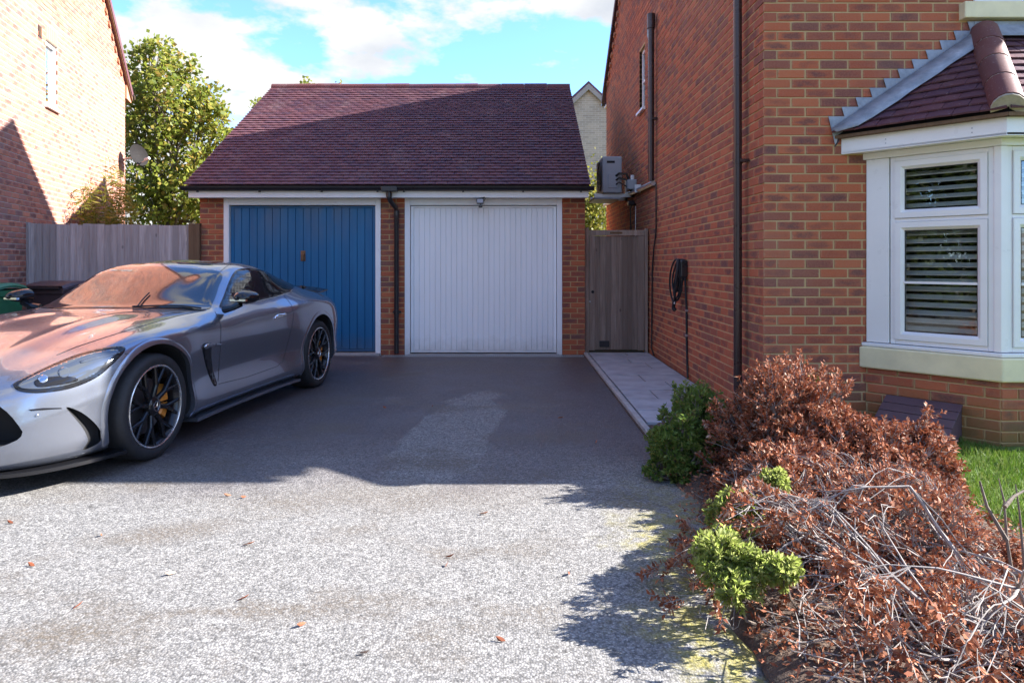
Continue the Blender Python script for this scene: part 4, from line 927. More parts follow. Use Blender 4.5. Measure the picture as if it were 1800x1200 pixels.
def gate():
    G = thing('timber_gate', 'weathered timber side gate between garage and brick house', 'gate', (1.5, 9.9, 0))
    y = 9.92; x0, x1 = 1.045, 1.955; top = 1.80; r = random.Random(8)
    for xa, xb, h in ((x0, x0 + .055, top + .03), (x1 - .04, x1, top + .02)):
        b = MB(); b.box(xa, xb, y - .02, y + .07, 0, h); b.build('post', M['gate'], G, bevel=.004)
    xa, xb = x0 + .06, x1 - .045
    for p, q, z0, z1 in ((xa, xb, top - .085, top - .005), (xa, xa + .085, .05, top - .087), (xb - .1, xb, .05, top - .087)):
        b = MB(); b.box(p, q, y - .012, y + .03, z0, z1); b.build('frame', M['gate'], G, bevel=.004)
    b = MB(); b.box(xa + .3, xa + .48, y - .016, y - .0122, top - .06, top - .03); b.build('worn_patch', M['post'], G)
    n = 8; w = (xb - .096 - xa - .080) / n
    for i in range(n):
        b = MB(); x = xa + .080 + i * w; b.add([(x + .002, y + .0, .06), (x + w + .006, y + .022, .06), (x + w + .006, y + .035, .06), (x + .002, y + .035, .06)] + [(x + .002, y + .0, top - .09), (x + w + .006, y + .022, top - .09), (x + w + .006, y + .035, top - .09), (x + .002, y + .035, top - .09)],
             [(3, 2, 1, 0), (4, 5, 6, 7), (0, 1, 5, 4), (1, 2, 6, 5), (2, 3, 7, 6), (3, 0, 4, 7)]); b.build('board', M['gate'], G)
    b = MB(); b.box(1.255, 1.395, y - .014, y + .011, .10, .19); b.build('cat_flap', M['black_pvc'], G, bevel=.006)
    b = MB(); b.tube([(1.155, y - .02, .90), (1.155, y + .01, .90)], .022, 10); b.build('latch_hole', M['dark'], G)
    b = MB(); b.tube([(1.115, y - .03, .76), (1.115, y + .01, .76)], .012, 10); b.build('latch', M['metal'], G)
gate()
def bin_(loc, rot, lab, mat, lidmat):
    MX = Matrix.Translation(Vector(loc)) @ Matrix.Rotation(rot, 4, 'Z')
    B = thing('wheelie_bin', lab, 'bin', m=MX, group='wheelie bins by the fence')
    b = MB(); sec = lambda w, d, z: [(-w, -d, z), (w, -d, z), (w, d, z), (-w, d, z)]
    b.add(sec(.215, .24, .06) + sec(.27, .32, .92) + sec(.285, .335, .93) + sec(.285, .335, 1.0), [(3, 2, 1, 0)] + [(4 * k + i, 4 * k + (i + 1) % 4, 4 * k + 4 + (i + 1) % 4, 4 * k + 4 + i) for k in range(3) for i in range(4)] + [(12, 13, 14, 15)])
    b.build('body', mat, B, bevel=.018, local=True)
    b = MB(); n = 8; vs = []
    for i in range(n + 1):
        t = i / n; yy = -.36 + .7 * t; z = 1.012 + .075 * math.sin(math.pi * min(1, .12 + t * .8)) ; vs += [(-.3, yy, z - .035), (-.27, yy, z), (.27, yy, z), (.3, yy, z - .035)]
    b.add(vs, [(4 * i + j, 4 * i + j + 1, 4 * i + 5 + j, 4 * i + 4 + j) for i in range(n) for j in range(3)]); b.add([(x, y, z - .02) for x, y, z in vs], [(4 * i + j, 4 * i + 4 + j, 4 * i + 5 + j, 4 * i + j + 1) for i in range(n) for j in range(3)])
    b.prism([(-.3, -.365, .965), (.3, -.365, .965), (.3, -.36, 1.01), (-.3, -.36, 1.01)], (0, .02, 0)); b.build('lid', lidmat, B, local=True, smooth=True)
    b = MB(); b.tube([(-.26, .37, 1.0), (.26, .37, 1.0)], .018, 8); b.build('handle', M['black_pvc'], B, local=True, smooth=True)
    for s in (-1, 1):
        b = MB(); b.lathe([(0, -.03), (.1, -.03), (.11, 0), (.1, .03), (0, .03)], (s * .24, .27, .11), (1, 0, 0), 20); b.build('wheel', M['rubber'], B, local=True, smooth=True)
mg, mb_ = plain('green_bin_plastic', (.03, .17, .075), .45, var=.15, scale=10), plain('brown_bin_plastic', (.07, .042, .045), .42, var=.15, scale=10)
bin_((-5.86, 8.90, 0), R(172), 'dark brown wheelie bin behind the silver car', mb_, mb_)
bin_((-6.18, 7.95, 0), R(186), 'green wheelie bin at the left edge behind the car bonnet', mg, mg)

def dish():
    D = thing('satellite_dish', 'grey satellite dish at the rear corner of the left house', 'satellite dish', (-7.6, 13.7, 3.3))
    c = at(241, 274, 13.75); ax = Vector((.93, -.30, .25)).normalized()
    b = MB(); pr = [(.22 * k / 6, .06 * (k / 6) ** 2) for k in range(7)]; b.lathe(pr + [(.224, .058)] + [(.22 * k / 6, .06 * (k / 6) ** 2 - .008) for k in range(6, -1, -1)], c, ax, 28); b.v = [tuple(c + (Vector(v) - c) * 1.0) for v in b.v]; b.build('reflector', plain('dish_grey', (.022, .02, .02), .75, spec=.1), D, smooth=True)
    e = c + ax * .30 + Vector((0, 0, -.14)); b = MB(); b.tube([c + Vector((0, 0, -.19)), e], .011, 6); b.build('feed_arm', M['metal'], D, smooth=True)
    b = MB(); b.tube([e - ax * -.02, e - ax * .09], .03, 10); b.build('receiver', M['grey_box'], D, smooth=True)
    b = MB(); w = lp(T1, c.z - .1, .0); b.tube([c - ax * .03, c - ax * .12, (w.x - .05, w.y - .02, c.z - .05)], .02, 8); b.build('bracket', M['metal'], D, smooth=True)
dish()
def aircon():
    A = thing('air_conditioner', 'grey air conditioner unit on brackets high on the brick side wall', 'air conditioner', (1.7, 11.3, 2.4))
    y0, y1, x0, x1, z0, z1 = 11.15, 11.98, 1.46, 1.78, 2.46, 3.06
    b = MB(); b.box(x0, x1, y0, y1, z0, z1); b.build('casing', M['grey_box'], A, bevel=.02)
    b = MB(); b.box(x0 + .09, x0 + .24, y0 - .012, y0 - .0, z0 + .08, z0 + .32); b.build('service_cover', M['grey_box'], A, bevel=.008)
    b = MB(); b.box(x0 + .07, x0 + .2, y0 - .004, y0 + .01, z1 - .11, z1 - .075); b.build('hand_grip', M['dark'], A)
    b = MB(); cy, cz = (y0 + y1) / 2 - .1, (z0 + z1) / 2; b.lathe([(0, -.004), (.25, -.004), (.25, .01)], (x0, cy, cz), (-1, 0, 0), 28); fan = b.build('fan_opening', M['dark'], A)
    for k in range(5):
        b = MB(); rr = .05 + k * .048; b.lathe([(rr, .014), (rr + .006, .014), (rr + .006, .02), (rr, .02), (rr, .014)], (x0, cy, cz), (-1, 0, 0), 28); b.build('guard_ring', M['black_pvc'], fan)
    for y in (y0 + .12, y1 - .12):
        b = MB(); b.box(x0 - .12, HX + .003, y - .02, y + .02, z0 - .06, z0 - .002); b.box(HX - .035, HX + .003, y - .02, y + .02, z0 - .06, z0 + .3); b.build('bracket', M['metal'], A)
    b = MB(); b.box(x0 - .14, x1 - .02, y0 + .02, y1 - .02, z0 - .1, z0 - .062); b.build('drip_tray', M['grey_box'], A, bevel=.01)
    b = MB(); b.box(HX - .14, HX + .003, y0 - .2, y0 - .06, z0 + .04, z0 + .2); b.build('isolator', M['grey_box'], A, bevel=.01)
    for k, r in enumerate((.02, .015, .012)):
        b = MB(); z = z0 + .28 - k * .07; b.tube([(x0 + .22, y0 - .005, z), (x0 + .26, y0 - .06, z + .03), (x1 + .06, y0 - .07, z + .02 - k * .03), (HX - .07, y0 - .05 - k * .05, z - .14), (HX - .04, y0 + .05, z0 - .04)], r, 7); b.build('pipe', M['black_pvc'], A, smooth=True)
    b = MB(); b.tube([(HX - .06, y0 - .16, z0 + .2), (HX - .06, y0 - .16, z0 + .27)], .03, 10); b.build('gland', M['white'], A)
aircon()
def wall_light():
    A = thing('wall_lamp', 'small black security lamp on the side wall below the drain pipe', 'lamp', (1.9, 11.0, 2.2))
    c = at(1107, 357, 11.0); b = MB(); b.obox((HX - .08, 11.0, c.z), (1, .1, 0), (0, 1, 0), (0, 0, 1), (.055, .06, .035)); b.build('head', M['black_pvc'], A, bevel=.01)
    b = MB(); b.tube([(HX + .002, 11.0, c.z - .02), (HX - .05, 11.0, c.z - .02)], .015, 8); b.build('arm', M['black_pvc'], A)
    b = MB(); b.tube([(HX - .008, 11.0, c.z - .05), (HX - .008, 11.0, 1.3)], .006, 6); b.build('cable', M['white'], A)
wall_light()
def charger():
    A = thing('charging_cable', 'black charging cable coiled on the brick side wall', 'cable', (HX, 7.85, .9)); r = random.Random(4)
    c = Vector((HX, 7.82, 1.12)); up = Vector((0, 0, 1)); dy = Vector((0, 1, 0)); dx = Vector((-1, 0, 0))
    b = MB(); b.obox(c + up * .13 + dx * .04, dx, dy, up, (.045, .085, .1)); b.build('holder', M['black_pvc'], A, bevel=.02)
    for k in range(6):
        b = MB(); pts = []; ry = .13 + r.uniform(-.025, .03); rz = .215 + r.uniform(-.035, .045); oy = r.uniform(-.02, .05); dpt = .035 + k * .016
        top = c.z + .24
        for i in range(29):
            a = 2 * math.pi * i / 28; pts.append(Vector((HX - dpt - .012 * math.sin(a * 2 + k), c.y + oy + math.sin(a) * ry + .11 * (1 - math.cos(a)) / 2 * (1.2), top - rz + math.cos(a) * rz)))
        b.tube(pts, .011, 7, False); b.build('loop', M['rubber'], A, smooth=True)
    b = MB(); b.tube([c + dx * .08 + dy * .14 - up * .2, c + dx * .09 + dy * .2 - up * .27, c + dx * .09 + dy * .24 - up * .33], [.013, .022, .02], 10); b.tube([c + dx * .09 + dy * .24 - up * .33, c + dx * .07 + dy * .22 - up * .36], .024, 10); b.build('plug', M['rubber'], A, smooth=True)
    b = MB(); b.obox(c + dx * .1 + dy * .14 - up * .25, dx, dy, up, (.004, .014, .028)); b.build('tag', M['white'], A)
    b = MB(); b.tube([c + dx * .03 - dy * .07 + up * .05, c + dx * .015 - dy * .08 - up * .3, c + dx * .012 - dy * .08 - up * .7, c + dx * .012 - dy * .1 - up * .95, c + dx * .03 - dy * .2 - up * 1.08], .012, 7); b.build('supply_cable', M['rubber'], A, smooth=True)
    for z in (.78, .5): 
        b = MB(); b.obox((HX - .012, c.y - .08, z), dx, dy, up, (.014, .02, .012)); b.build('clip', M['metal'], A)
charger()
def flood():
    A = thing('security_light', 'small floodlight with motion sensor above the white garage door', 'light', (-.48, 9.5, 2.2)); y = 9.53
    c = at(844, 354, y); up = Vector((0, 0, 1))
    b = MB(); b.obox(c, (1, 0, 0), (0, 1, -.2), (0, .2, 1), (.048, .022, .035)); b.build('housing', M['black_pvc'], A, bevel=.005)
    b = MB(); b.obox(c + Vector((0, -.0225, .004)), (1, 0, 0), (0, 1, -.2), (0, .2, 1), (.04, .002, .027)); b.build('lens', M['grey_box'], A)
    b = MB(); b.obox(c + Vector((.005, 0, -.068)), (1, 0, 0), (0, 1, 0), up, (.026, .025, .02)); b.build('sensor', M['black_pvc'], A, bevel=.008)
    b = MB(); b.box(c.x + .0, c.x + .012, y, y + .02, c.z - .06, c.z - .03); b.build('stem', M['black_pvc'], A)
    b = MB(); b.tube([c + Vector((.05, 0, 0)), c + Vector((.075, .0, .04)), c + Vector((.06, .035, .06)), c + Vector((-.03, .045, .045))], .006, 6); b.tube([c + Vector((-.05, 0, 0)), c + Vector((-.05, .04, .045)), c + Vector((.06, .045, .05))], .008, 6); b.build('bracket', M['black_pvc'], A)
flood()
def gas_box():
    A = thing('meter_box', 'purple brown ribbed plastic meter cover against the bay wall', 'meter box', (3.0, 4.8, 0))
    p, q, d, n, L_ = FAC[0]; mt = plain('mauve_brown_plastic', (.10, .062, .075), .5, var=.12); up = Vector((0, 0, 1))
    s0, s1 = .17, .68; z0, z1, dep = .07, .30, .40
    fr = lambda s, k, z: p + d * s + n * k + up * z
    b = MB(); b.prism([fr(s0 + .01, .012, 0), fr(s0 + .01, dep - .02, 0), fr(s0 + .01, dep - .02, z0 - .01), fr(s0 + .01, .012, z1 - .02)], d * (s1 - s0 - .02)); b.build('base', mt, A)
    sl = Vector(n) * (dep - .015) + up * (z0 - z1); sn = d.cross(sl).normalized(); sn = sn if sn.z > 0 else -sn
    for k in range(5):
        a0, a1 = k / 5 + .008, (k + 1) / 5 - .008; b = MB()
        P = [fr(s0, .015, z1) + sl * a0, fr(s1, .015, z1) + sl * a0, fr(s1, .015, z1) + sl * a1, fr(s0, .015, z1) + sl * a1]
        b.prism(P, sn * .014); b.build('slat', mt, A, bevel=.003)
gas_box()

# ------------------------------------------------------------------ far houses
def pale_house():
    Y = 24.0; c = at(1034, 150, Y); H = thing('pale_brick_house', 'pale yellow brick gable house far behind the gate', 'house', (c.x, Y, 0))
    w = 3.9; ez = c.z - w * .93; x0, x1 = c.x - w, c.x + w
    wins = [(at(1022, 0, Y).x, at(1046, 0, Y).x, at(0, 352, Y).z, at(0, 315, Y).z), (at(1017, 0, Y).x, at(1044, 0, Y).x, .3, at(0, 390, Y).z)]
    mb = MB(); backing(mb, (0, Y, 0), (1, 0, 0), (0, -1, 0), x0, x1, -.1, ez, wins, 0, .25)
    mb.prism([(x0, Y, ez), (x1, Y, ez), (c.x, Y, c.z - .1)], (0, .25, 0)); mb.box(x0, x0 + .2, Y + .25, Y + 8, -.1, ez); mb.box(x1 - .2, x1, Y + .25, Y + 8, -.1, ez); mb.build('wall', M['far_pale'], H)
    rb = MB()
    for s in (-1, 1):
        e = .3; P = [(c.x + s * (w + e), Y - .12, ez - e * .93), (c.x, Y - .12, c.z), (c.x, Y + 8, c.z), (c.x + s * (w + e), Y + 8, ez - e * .93)]
        rb.prism(P if s < 0 else P, (0, 0, .12))
        b = MB(); b.prism([(c.x + s * (w + e), Y - .14, ez - e * .93 - .18), (c.x, Y - .14, c.z - .18), (c.x, Y - .14, c.z + .02), (c.x + s * (w + e), Y - .14, ez - e * .93 + .02)], (0, .12, 0)); b.build('verge_board', plain('grey_verge', (.33, .31, .27), .7), H)
    rb.build('roof', M['tile'], H)
    for (a, b_, z0, z1) in wins:
        f = MB(); t = .07
        for q in ((a, a + t, z0, z1), (b_ - t, b_, z0, z1), (a + t, b_ - t, z0, z0 + t), (a + t, b_ - t, z1 - t, z1), ((a + b_) / 2 - t / 2, (a + b_) / 2 + t / 2, z0 + t, z1 - t)): f.box(q[0], q[1], Y + .05, Y + .12, q[2], q[3])
        wd = f.build('window', M['white'], H)
        f = MB(); f.box(a + .05, b_ - .05, Y + .08, Y + .085, z0 + .05, z1 - .05); f.build('pane', M['glass'], wd)
        f = MB(); f.box(a, b_, Y + .6, Y + .62, z0, z1); f.build('blind', M['room'], wd)
pale_house()
# ------------------------------------------------------------------ plants
def leaf_mesh(P, Dv, Ln, Wd, rng, droop=.12):
    """one folded quad per leaf: base point, direction, length, half width"""
    n = len(P); P = np.asarray(P, float); Dv = np.asarray(Dv, float); Dv /= np.linalg.norm(Dv, axis=1)[:, None] + 1e-9
    q = rng.normal(size=(n, 3)); s = np.cross(Dv, q); s /= np.linalg.norm(s, axis=1)[:, None] + 1e-9; nn = np.cross(s, Dv)
    Ln = np.broadcast_to(Ln, (n,))[:, None]; Wd = np.broadcast_to(Wd, (n,))[:, None]
    m = P + Dv * Ln * .5; V = np.empty((n, 4, 3)); V[:, 0] = P; V[:, 1] = m + s * Wd + nn * Ln * droop; V[:, 2] = P + Dv * Ln - nn * Ln * .03; V[:, 3] = m - s * Wd + nn * Ln * droop
    return V.reshape(-1, 3)
def leaf_obj(name, V, mat, parent, kind='stuff'):
    n = len(V) // 4; me = bpy.data.meshes.new(name); me.vertices.add(len(V)); me.vertices.foreach_set('co', V.ravel())
    me.loops.add(4 * n); me.loops.foreach_set('vertex_index', np.arange(4 * n)); me.polygons.add(n); me.polygons.foreach_set('loop_start', np.arange(n) * 4)
    me.update(calc_edges=True); me.validate(); me.materials.append(mat)
    o = bpy.data.objects.new(name, me); C.objects.link(o)
    if parent is not None: o.parent = parent; o.matrix_parent_inverse = WM[parent].inverted()
    WM[o] = Matrix.Identity(4)
    if kind: o['kind'] = kind
    return o
def grow(mb, p, d, r, L_, depth, rnd, tips, split=(2, 4), spread=.7, wob=.25, lift=.0, shrink=.68, nseg=5, sides=5, rmin=.0016, zmin=None, mid=True, cap=None):
    """a branch that wanders, thins and forks; collects (point, direction, depth) at the ends"""
    pts = [Vector(p)]; rs = [r]; d = Vector(d).normalized()
    for i in range(nseg):
        d = (d + Vector((rnd.gauss(0, wob), rnd.gauss(0, wob), rnd.gauss(0, wob) + lift)) * .5).normalized()
        q = pts[-1] + d * (L_ / nseg)
        if zmin is not None and q.z < zmin: q.z = zmin + abs(rnd.gauss(0, .02)); d.z = abs(d.z)
        if cap is not None and q.y > .6 and q.z > cap(q): q.z = max(zmin, cap(q) - abs(rnd.gauss(0, .03))); d.z = -abs(d.z) * .3
        pts.append(q); rs.append(max(rmin, r * (1 - .45 * (i + 1) / nseg)))
        if mid and depth > 0 and i >= 1 and rnd.random() < .55:
            s = Vector((rnd.gauss(0, 1), rnd.gauss(0, 1), rnd.gauss(0, 1) + lift)).normalized()
            grow(mb, q, (d + s * spread * 1.2).normalized(), max(rmin, rs[-1] * .6), L_ * shrink * rnd.uniform(.6, 1), depth - 1, rnd, tips, split, spread, wob, lift, shrink, max(3, nseg - 1), max(3, sides - 1), rmin, zmin, mid, cap)
    mb.tube(pts, rs, sides, True)
    if depth <= 0:
        tips.append((pts[-1], d, pts)); return
    for k in range(rnd.randint(*split)):
        s = Vector((rnd.gauss(0, 1), rnd.gauss(0, 1), rnd.gauss(0, 1) + lift)).normalized()
        grow(mb, pts[-1], (d + s * spread).normalized(), max(rmin, rs[-1] * .75), L_ * shrink * rnd.uniform(.75, 1.15), depth - 1, rnd, tips, split, spread, wob, lift, shrink, max(3, nseg - 1), max(3, sides - 1), rmin, zmin, mid, cap)

def maple():
    T = thing('maple_tree', 'bushy yellow green tree between left house and garage', 'tree', (-8.3, 17, 0)); rnd = random.Random(21); rng = np.random.default_rng(21)
    mb = MB(); Y = 16.8; base = Vector((-8.6, Y, 0))
    lobes = [(270, 95, .5), (318, 120, .42), (360, 175, .55), (240, 140, .55), (300, 200, .9), (250, 230, .9), (345, 250, .85), (385, 215, .45), (290, 290, 1.0), (240, 310, .9), (350, 320, .9), (395, 260, .4), (300, 350, .8), (265, 370, .7), (345, 370, .6), (225, 200, .7), (370, 345, .6), (277, 160, .7), (335, 190, .6)]
    LP = [];
    for px, py, rr in lobes:
        c = at(px, py, Y + rnd.uniform(-.7, .7)); LP.append((c, rr * .82))
    mb.tube([base, base + Vector((.05, 0, .9)), base + Vector((.12, .05, 1.8)), base + Vector((.2, 0, 2.8))], [.16, .13, .115, .09], 9)
    fork = base + Vector((.15, .03, 1.9)); P = []; Dv = []
    for c, rr in LP:
        m = (fork + c) / 2 + Vector((rnd.gauss(0, .12), rnd.gauss(0, .12), -.1)); mb.tube([fork + Vector((0, 0, rnd.uniform(-.5, .7))), m, c + Vector((0, 0, rr * .5))], [.05, .03, .01], 6)
        for k in range(9):
            u = Vector((rnd.gauss(0, 1), rnd.gauss(0, 1), rnd.gauss(0, 1) + .3)).normalized() * rr * rnd.uniform(.5, 1.05); mb.tube([m.lerp(c, rnd.uniform(.3, 1)), c + u * .6, c + u], [.014, .008, .004], 4)
    T_ = mb.build('trunk', M['bark'], T, smooth=True)
    for c, rr in LP:
        ncl = int(105 * rr * rr + 24)
        for k in range(ncl):                              # leaf sprays: clumps with gaps between them
            u = rng.normal(size=3); u /= np.linalg.norm(u); rad = rr * rng.uniform(.45, 1.15); cc = np.array(c) + u * rad * np.array([1, 1, 1.05])
            n = int(rng.integers(7, 15)); q = cc + rng.normal(size=(n, 3)) * np.array([.10, .10, .08]); P.append(q); Dv.append(rng.normal(size=(n, 3)) + u * .7 + np.array([0, 0, -.35]))
    P = np.concatenate(P); Dv = np.concatenate(Dv); n = len(P)
    leaf_obj('crown', leaf_mesh(P, Dv, rng.uniform(.085, .15, n), rng.uniform(.035, .06, n), rng), M['leaf_tree'], T)
maple()
def bg_trees():
    for i, (px, py, Y, rr) in enumerate(((541, 146, 22, .28), (593, 150, 22.5, .26), (452, 186, 22, .3))):
        T = thing('distant_tree', ('leafy tree tip just above the garage ridge, left of two', 'leafy tree tip just above the garage ridge, right of two', 'leafy tree tip beside the left slope of the garage roof')[i], 'tree', (at(px, py, Y).x, Y, 0), 'tree tips behind the garage roof')
        rnd = random.Random(50 + i); rng = np.random.default_rng(50 + i); c = at(px, py, Y); mb = MB(); mb.tube([(c.x, Y, 0), (c.x + .05, Y, c.z * .5), (c.x, Y, c.z)], [.14, .09, .01], 7); mb.build('trunk', M['bark'], T, smooth=True); P = []
        for k in range(230):
            t = rng.uniform(0, 1) ** .7; rad = (.12 + 1.5 * t) * rr * 2.2; a = rng.uniform(0, 6.28); q = np.array([c.x + math.cos(a) * rad * rng.uniform(.3, 1), Y + math.sin(a) * rad * rng.uniform(.3, 1), c.z + .1 - 3.0 * t]); P.append(q + rng.normal(size=(10, 3)) * .09)
        P = np.concatenate(P); n = len(P); leaf_obj('crown', leaf_mesh(P, rng.normal(size=(n, 3)), rng.uniform(.09, .15, n), rng.uniform(.035, .06, n), rng), M['leaf_tree'], T)
    px, Y = 1050, 20
    T = thing('garden_bush', 'pale green bush in the gap behind the air conditioner', 'bush', (at(px, 0, Y).x, Y, 0)); rng = np.random.default_rng(3); c = at(1040, 385, Y); mb = MB(); mb.tube([(c.x, Y, 0), (c.x, Y, c.z)], [.08, .02], 6); mb.build('stem', M['bark'], T); P = c + Vector((0, 0, 0)); P = np.array(c) + rng.normal(size=(2600, 3)) * np.array([.32, .3, .6]) * np.array([1, 1, 1.0]) + np.array([0, 0, .2]); leaf_obj('crown', leaf_mesh(P, rng.normal(size=(2600, 3)), .1, .04, rng), M['leaf_bamboo'], T)
bg_trees()
def lance_plant():
    T = thing('bamboo_plant', 'yellow green lance-leaved plant rising over the fence by left wall', 'plant', (-7.2, 10.8, 0)); rnd = random.Random(31); rng = np.random.default_rng(31); mb = MB(); P = []; Dv = []
    canes = [(rnd.uniform(95, 225), rnd.uniform(318, 385), rnd.uniform(10.8, 11.7)) for _ in range(46)] + [(rnd.uniform(185, 232), rnd.uniform(275, 370), rnd.uniform(11.6, 12.6)) for _ in range(30)]
    for px, py, Y in canes:
        c = at(px, py, Y); f = (c - LO).dot(LN)
        if f < .12: c += LN * (.15 - f)
        b = Vector((c.x + rnd.uniform(.05, .3), c.y + rnd.uniform(-.2, .2), 0)); m = (b + c) / 2 + Vector((rnd.gauss(0, .06), rnd.gauss(0, .06), .25)); mb.tube([b, m, c], [.007, .005, .002], 4)
        for k in range(26):
            t = rnd.uniform(.42, 1); q = m.lerp(c, (t - .42) / .58) if t > .5 else b.lerp(m, .85); P.append(q + Vector((rnd.gauss(0, .03), rnd.gauss(0, .03), rnd.gauss(0, .03)))); a = rnd.uniform(0, 6.28); Dv.append((math.cos(a), math.sin(a), rnd.uniform(-.55, .5)))
    mb.build('stems', M['leaf_bamboo'], T); n = len(P); leaf_obj('foliage', leaf_mesh(P, Dv, rng.uniform(.10, .19, n), rng.uniform(.008, .014, n), rng, .06), M['leaf_bamboo'], T)
lance_plant()
def whorls(tips, rng, n, L_, w, tight=.6, back=.5):
    """leaf rosettes round the twig ends"""
    P = []; Dv = []
    for p, d, pts in tips:
        d = np.array(d); path = [np.array(q) for q in pts]
        for k in range(n):
            t = rng.uniform(0, back); seg = (len(path) - 1) * (1 - t); i = min(int(seg), len(path) - 2); q = path[i] + (path[i + 1] - path[i]) * (seg - i)
            P.append(q); v = rng.normal(size=3); v -= d * v.dot(d); v /= np.linalg.norm(v) + 1e-9; Dv.append(v + d * tight * rng.uniform(.4, 1.6))
    n = len(P); return leaf_mesh(P, Dv, rng.uniform(L_ * .7, L_ * 1.2, n), rng.uniform(w * .7, w * 1.2, n), rng, .08)
def dome(rnd, c, rx, ry, rz):
    while True:
        a = rnd.uniform(0, 6.283); z = rnd.uniform(.05, 1); s = math.sqrt(max(0, 1 - z * z)); 
        k = 1 + .13 * math.sin(5 * a + 7 * z + c[0] * 9) + .09 * math.sin(11 * a - 9 * z + c[1] * 5); return Vector((c[0] + math.cos(a) * s * rx * k, c[1] + math.sin(a) * s * ry * k, c[2] + z * rz * (.5 + .5 * k)))
def mound(T, rnd, rng, c, r3, nb, leafmat, leaf, nleaf, twigmat, sub=3, rad=.008, skirt=0):
    """a mounded shrub: stems from the crown base out to a dome, each ending in a spray of twigs with rosettes"""
    mb = MB(); tips = []; b0 = Vector((c[0], c[1], .02))
    for k in range(nb):
        q = dome(rnd, c, *r3); q = b0.lerp(q, rnd.uniform(.74, 1.13)); st = b0 + Vector((rnd.gauss(0, .05), rnd.gauss(0, .05), 0)); m = st.lerp(q, .55) + Vector((rnd.gauss(0, .03), rnd.gauss(0, .03), rnd.uniform(-.04, .03)))
        e = st.lerp(q, .8) + Vector((rnd.gauss(0, .02), rnd.gauss(0, .02), rnd.gauss(0, .015)))
        mb.tube([st, m, e], [rad, rad * .7, rad * .4], 5)
        for j in range(sub):
            d = ((q - e).normalized() + Vector((rnd.gauss(0, .45), rnd.gauss(0, .45), rnd.gauss(0, .3) + .25))).normalized(); L_ = (q - e).length * rnd.uniform(.7, 1.3) + .02
            x1 = e + d * L_ * .5 + Vector((rnd.gauss(0, .008), rnd.gauss(0, .008), .004)); x2 = e + d * L_; mb.tube([e, x1, x2], [rad * .35, rad * .25, .0012], 4); tips.append((x2, d, [e, x1, x2]))
    mb.build('branches', twigmat, T, smooth=True, kind='stuff')
    leaf_obj('foliage', whorls(tips, rng, nleaf, leaf[0], leaf[1], .75, .5), leafmat, T)
    return tips
def lim_py(px):
    """the shrubs stay below this line of the view, so that lawn, sill and wall show behind them"""
    return float(np.interp(px, [1150, 1250, 1300, 1350, 1450, 1550, 1650, 1700, 1760, 1850], [1000, 930, 850, 800, 790, 800, 840, 930, 985, 1020]))
